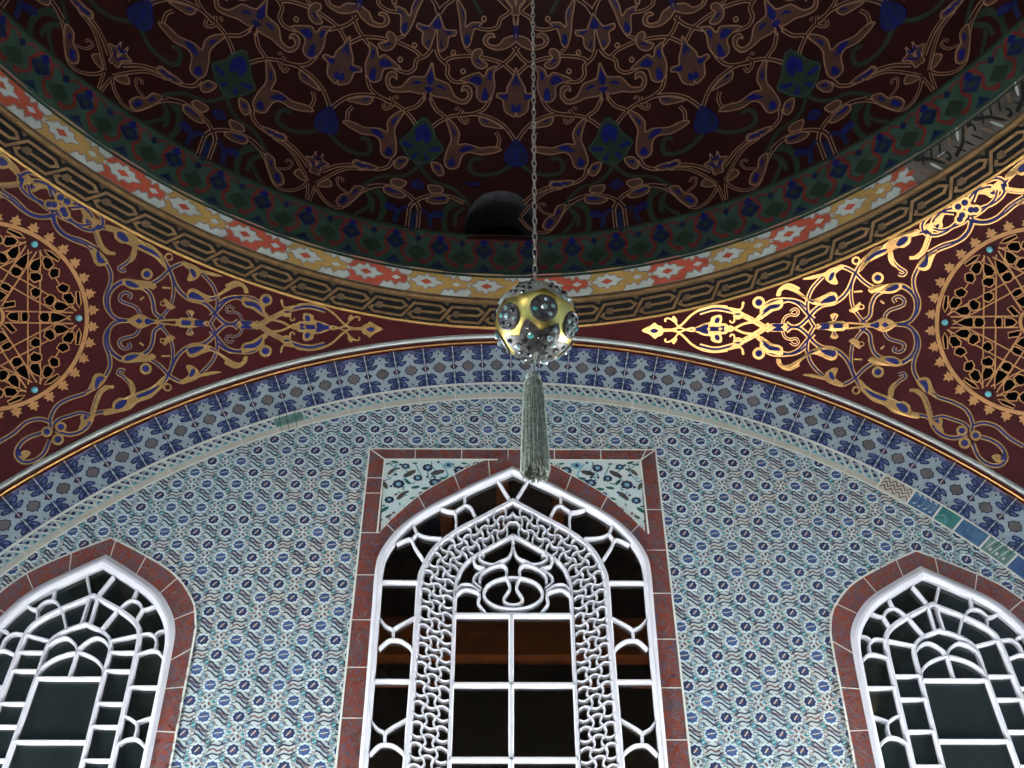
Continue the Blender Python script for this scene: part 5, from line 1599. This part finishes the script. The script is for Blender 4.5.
M.build('skirt', tas)

# ------------------------------------------------------------------ rest of the room
M = Mesh()
M.add([(-4.4, -4.4, 0), (4.4, -4.4, 0), (4.4, 4.4, 0), (-4.4, 4.4, 0), (-4.4, -4.4, -.2), (4.4, -4.4, -.2), (4.4, 4.4, -.2), (-4.4, 4.4, -.2)], [(0, 1, 2, 3), (7, 6, 5, 4), (0, 4, 5, 1), (1, 5, 6, 2), (2, 6, 7, 3), (3, 7, 4, 0)], 'stone_floor')
tag(M.build('floor'), 'pale stone floor of the domed room', 'floor', 'structure')


def side_wall(name, rz, openings, label):
    M = Mesh(wall_fn)
    wall_plate(M, [[(a, c), (b, c), (b, d), (a, d)] for a, b, c, d in openings], 'side_tile')
    for a, b, c, d in openings:
        for (p, q) in (((a, c), (b, c)), ((b, c), (b, d)), ((b, d), (a, d)), ((a, d), (a, c))):
            M.add([(p[0], YW - .02, p[1]), (q[0], YW - .02, q[1]), (q[0], YW + .35, q[1]), (p[0], YW + .35, p[1])], [(0, 1, 2, 3)], 'plaster')
    ob = M.build(name)
    ob.rotation_euler = (0, 0, math.radians(rz))
    return tag(ob, label, 'wall', 'structure')


LOW = {'left': [(-2.25, -.95, .5, 2.3), (2.25, 3.55, .5, 2.3)], 'right': [(-3.55, -2.25, .5, 2.3)],
       'rear': [(-2.9, -.5, 2.05, 4.05), (-2.85, -2.05, 4.2, 5.3), (-.55, .25, 4.2, 5.3), (2.05, 2.85, 4.2, 5.3)]}
side_wall('wall_left', 90, LOW['left'], 'tiled side wall on the left with low windows')
side_wall('wall_right', 270, LOW['right'], 'tiled side wall on the right with low windows')
side_wall('wall_front', 180, LOW['rear'], 'tiled wall behind the viewer with low windows')

# timber porch seen through the middle window
M = Mesh()


def box(M, x0, x1, y0, y1, z0, z1, mt):
    P = [(x, y, z) for z in (z0, z1) for y in (y0, y1) for x in (x0, x1)]
    M.add(P, [(0, 1, 3, 2), (4, 6, 7, 5), (0, 4, 5, 1), (1, 5, 7, 3), (3, 7, 6, 2), (2, 6, 4, 0)], mt)


box(M, -1.5, 1.5, 5.80, 5.95, 5.47, 5.78, 'porch_wood')
box(M, -1.35, .72, 5.86, 5.90, 5.255, 5.29, 'porch_wood')
box(M, .9, 1.5, 5.86, 5.90, 5.25, 5.30, 'porch_wood')
box(M, -4.6, 4.6, 6.2, 6.35, 2.0, 9.0, 'porch_dark')
box(M, -4.6, 4.6, 4.30, 6.35, 6.9, 7.0, 'porch_dark')
box(M, -4.6, 4.6, 4.30, 4.45, 6.3, 9.2, 'porch_dark')  # unseen slab added above the wall to keep sun off the porch
for i in range(7):
    box(M, -1.5 + i * .46, -1.40 + i * .46, 4.5, 6.2, 6.72, 6.9, 'porch_wood')
box(M, -4.6, -4.5, 4.5, 6.3, 2.0, 7.0, 'porch_dark')
box(M, 4.5, 4.6, 4.5, 6.3, 2.0, 7.0, 'porch_dark')
tag(M.build('porch_roof'), 'dark timber porch roof with added sun screen, dimly seen through the middle window', 'porch', 'structure')

# ------------------------------------------------------------------ light
def area(name, loc, rot, sx, sy, watts, rgb=(1, 1, 1), spread=180):
    l = bpy.data.lights.new(name, 'AREA')
    l.shape = 'RECTANGLE'
    l.size, l.size_y = sx, sy
    l.energy = watts
    l.color = rgb
    l.spread = math.radians(spread)
    ob = bpy.data.objects.new(name, l)
    ob.location = loc
    ob.rotation_euler = rot
    COL.objects.link(ob)
    return ob


D_ = (.94, .98, 1.0)
for s in (-1, 1):
    for y in ((-1.6, 2.9) if s < 0 else (2.9,)):
        area('window_daylight', (s * (YW + .3), y, 1.4), (math.radians(90), 0, math.radians(90 * s)), 1.3, 1.8, (860 if s < 0 else 730) if y > 0 else 150, D_)
for x in (-2.45, .15, 2.45):
    area('upper_window_daylight', (x, -YW - .3, 4.75), (math.radians(90), 0, 0), .75, 1.0, 11, D_)
sun = bpy.data.lights.new('sun', 'SUN')
sun.energy = 240
sun.angle = math.radians(.6)
sun.color = (1, .95, .86)
so = bpy.data.objects.new('sun', sun)
dv = Vector((-.60, .66, -.63)).normalized()
so.rotation_euler = dv.to_track_quat('-Z', 'Y').to_euler()
so.location = (0, -12, 12)
COL.objects.link(so)
area('porch_fill_light', (0, 5.2, 3.2), (math.radians(180 - 15), 0, 0), 3, 1, 200, (1, .9, .75))  # added warm fill lamp that brightens the porch timber from below


w = bpy.data.worlds.new('World')
scene.world = w
w.use_nodes = True
w.node_tree.nodes['Background'].inputs['Color'].default_value = (.55, .66, .8, 1)
w.node_tree.nodes['Background'].inputs['Strength'].default_value = .02

# ------------------------------------------------------------------ camera
cam = bpy.data.cameras.new('Camera')
cam.sensor_fit = 'HORIZONTAL'
cam.sensor_width = 36
cam.lens = F_PX / 1024 * 36
cam.clip_start, cam.clip_end = .05, 100
co = bpy.data.objects.new('Camera', cam)
R = Vector((0.9999561691780849, -0.009071551204021547, -0.002316609902887677))
U = Vector((-0.004426173429478861, -0.6760619467022942, 0.7368314958047577))
Fw = Vector((0.008250376443624703, 0.7367889461574849, 0.6760724666104081))
co.matrix_world = Matrix(((R.x, U.x, -Fw.x, CAM.x), (R.y, U.y, -Fw.y, CAM.y), (R.z, U.z, -Fw.z, CAM.z), (0, 0, 0, 1)))
COL.objects.link(co)
scene.camera = co
vs = scene.view_settings
vs.view_transform = 'Standard'
vs.look = 'None'
vs.gamma = 1
vs.use_curve_mapping = False
vs.exposure = 0.0
scene.cycles.use_denoising = True
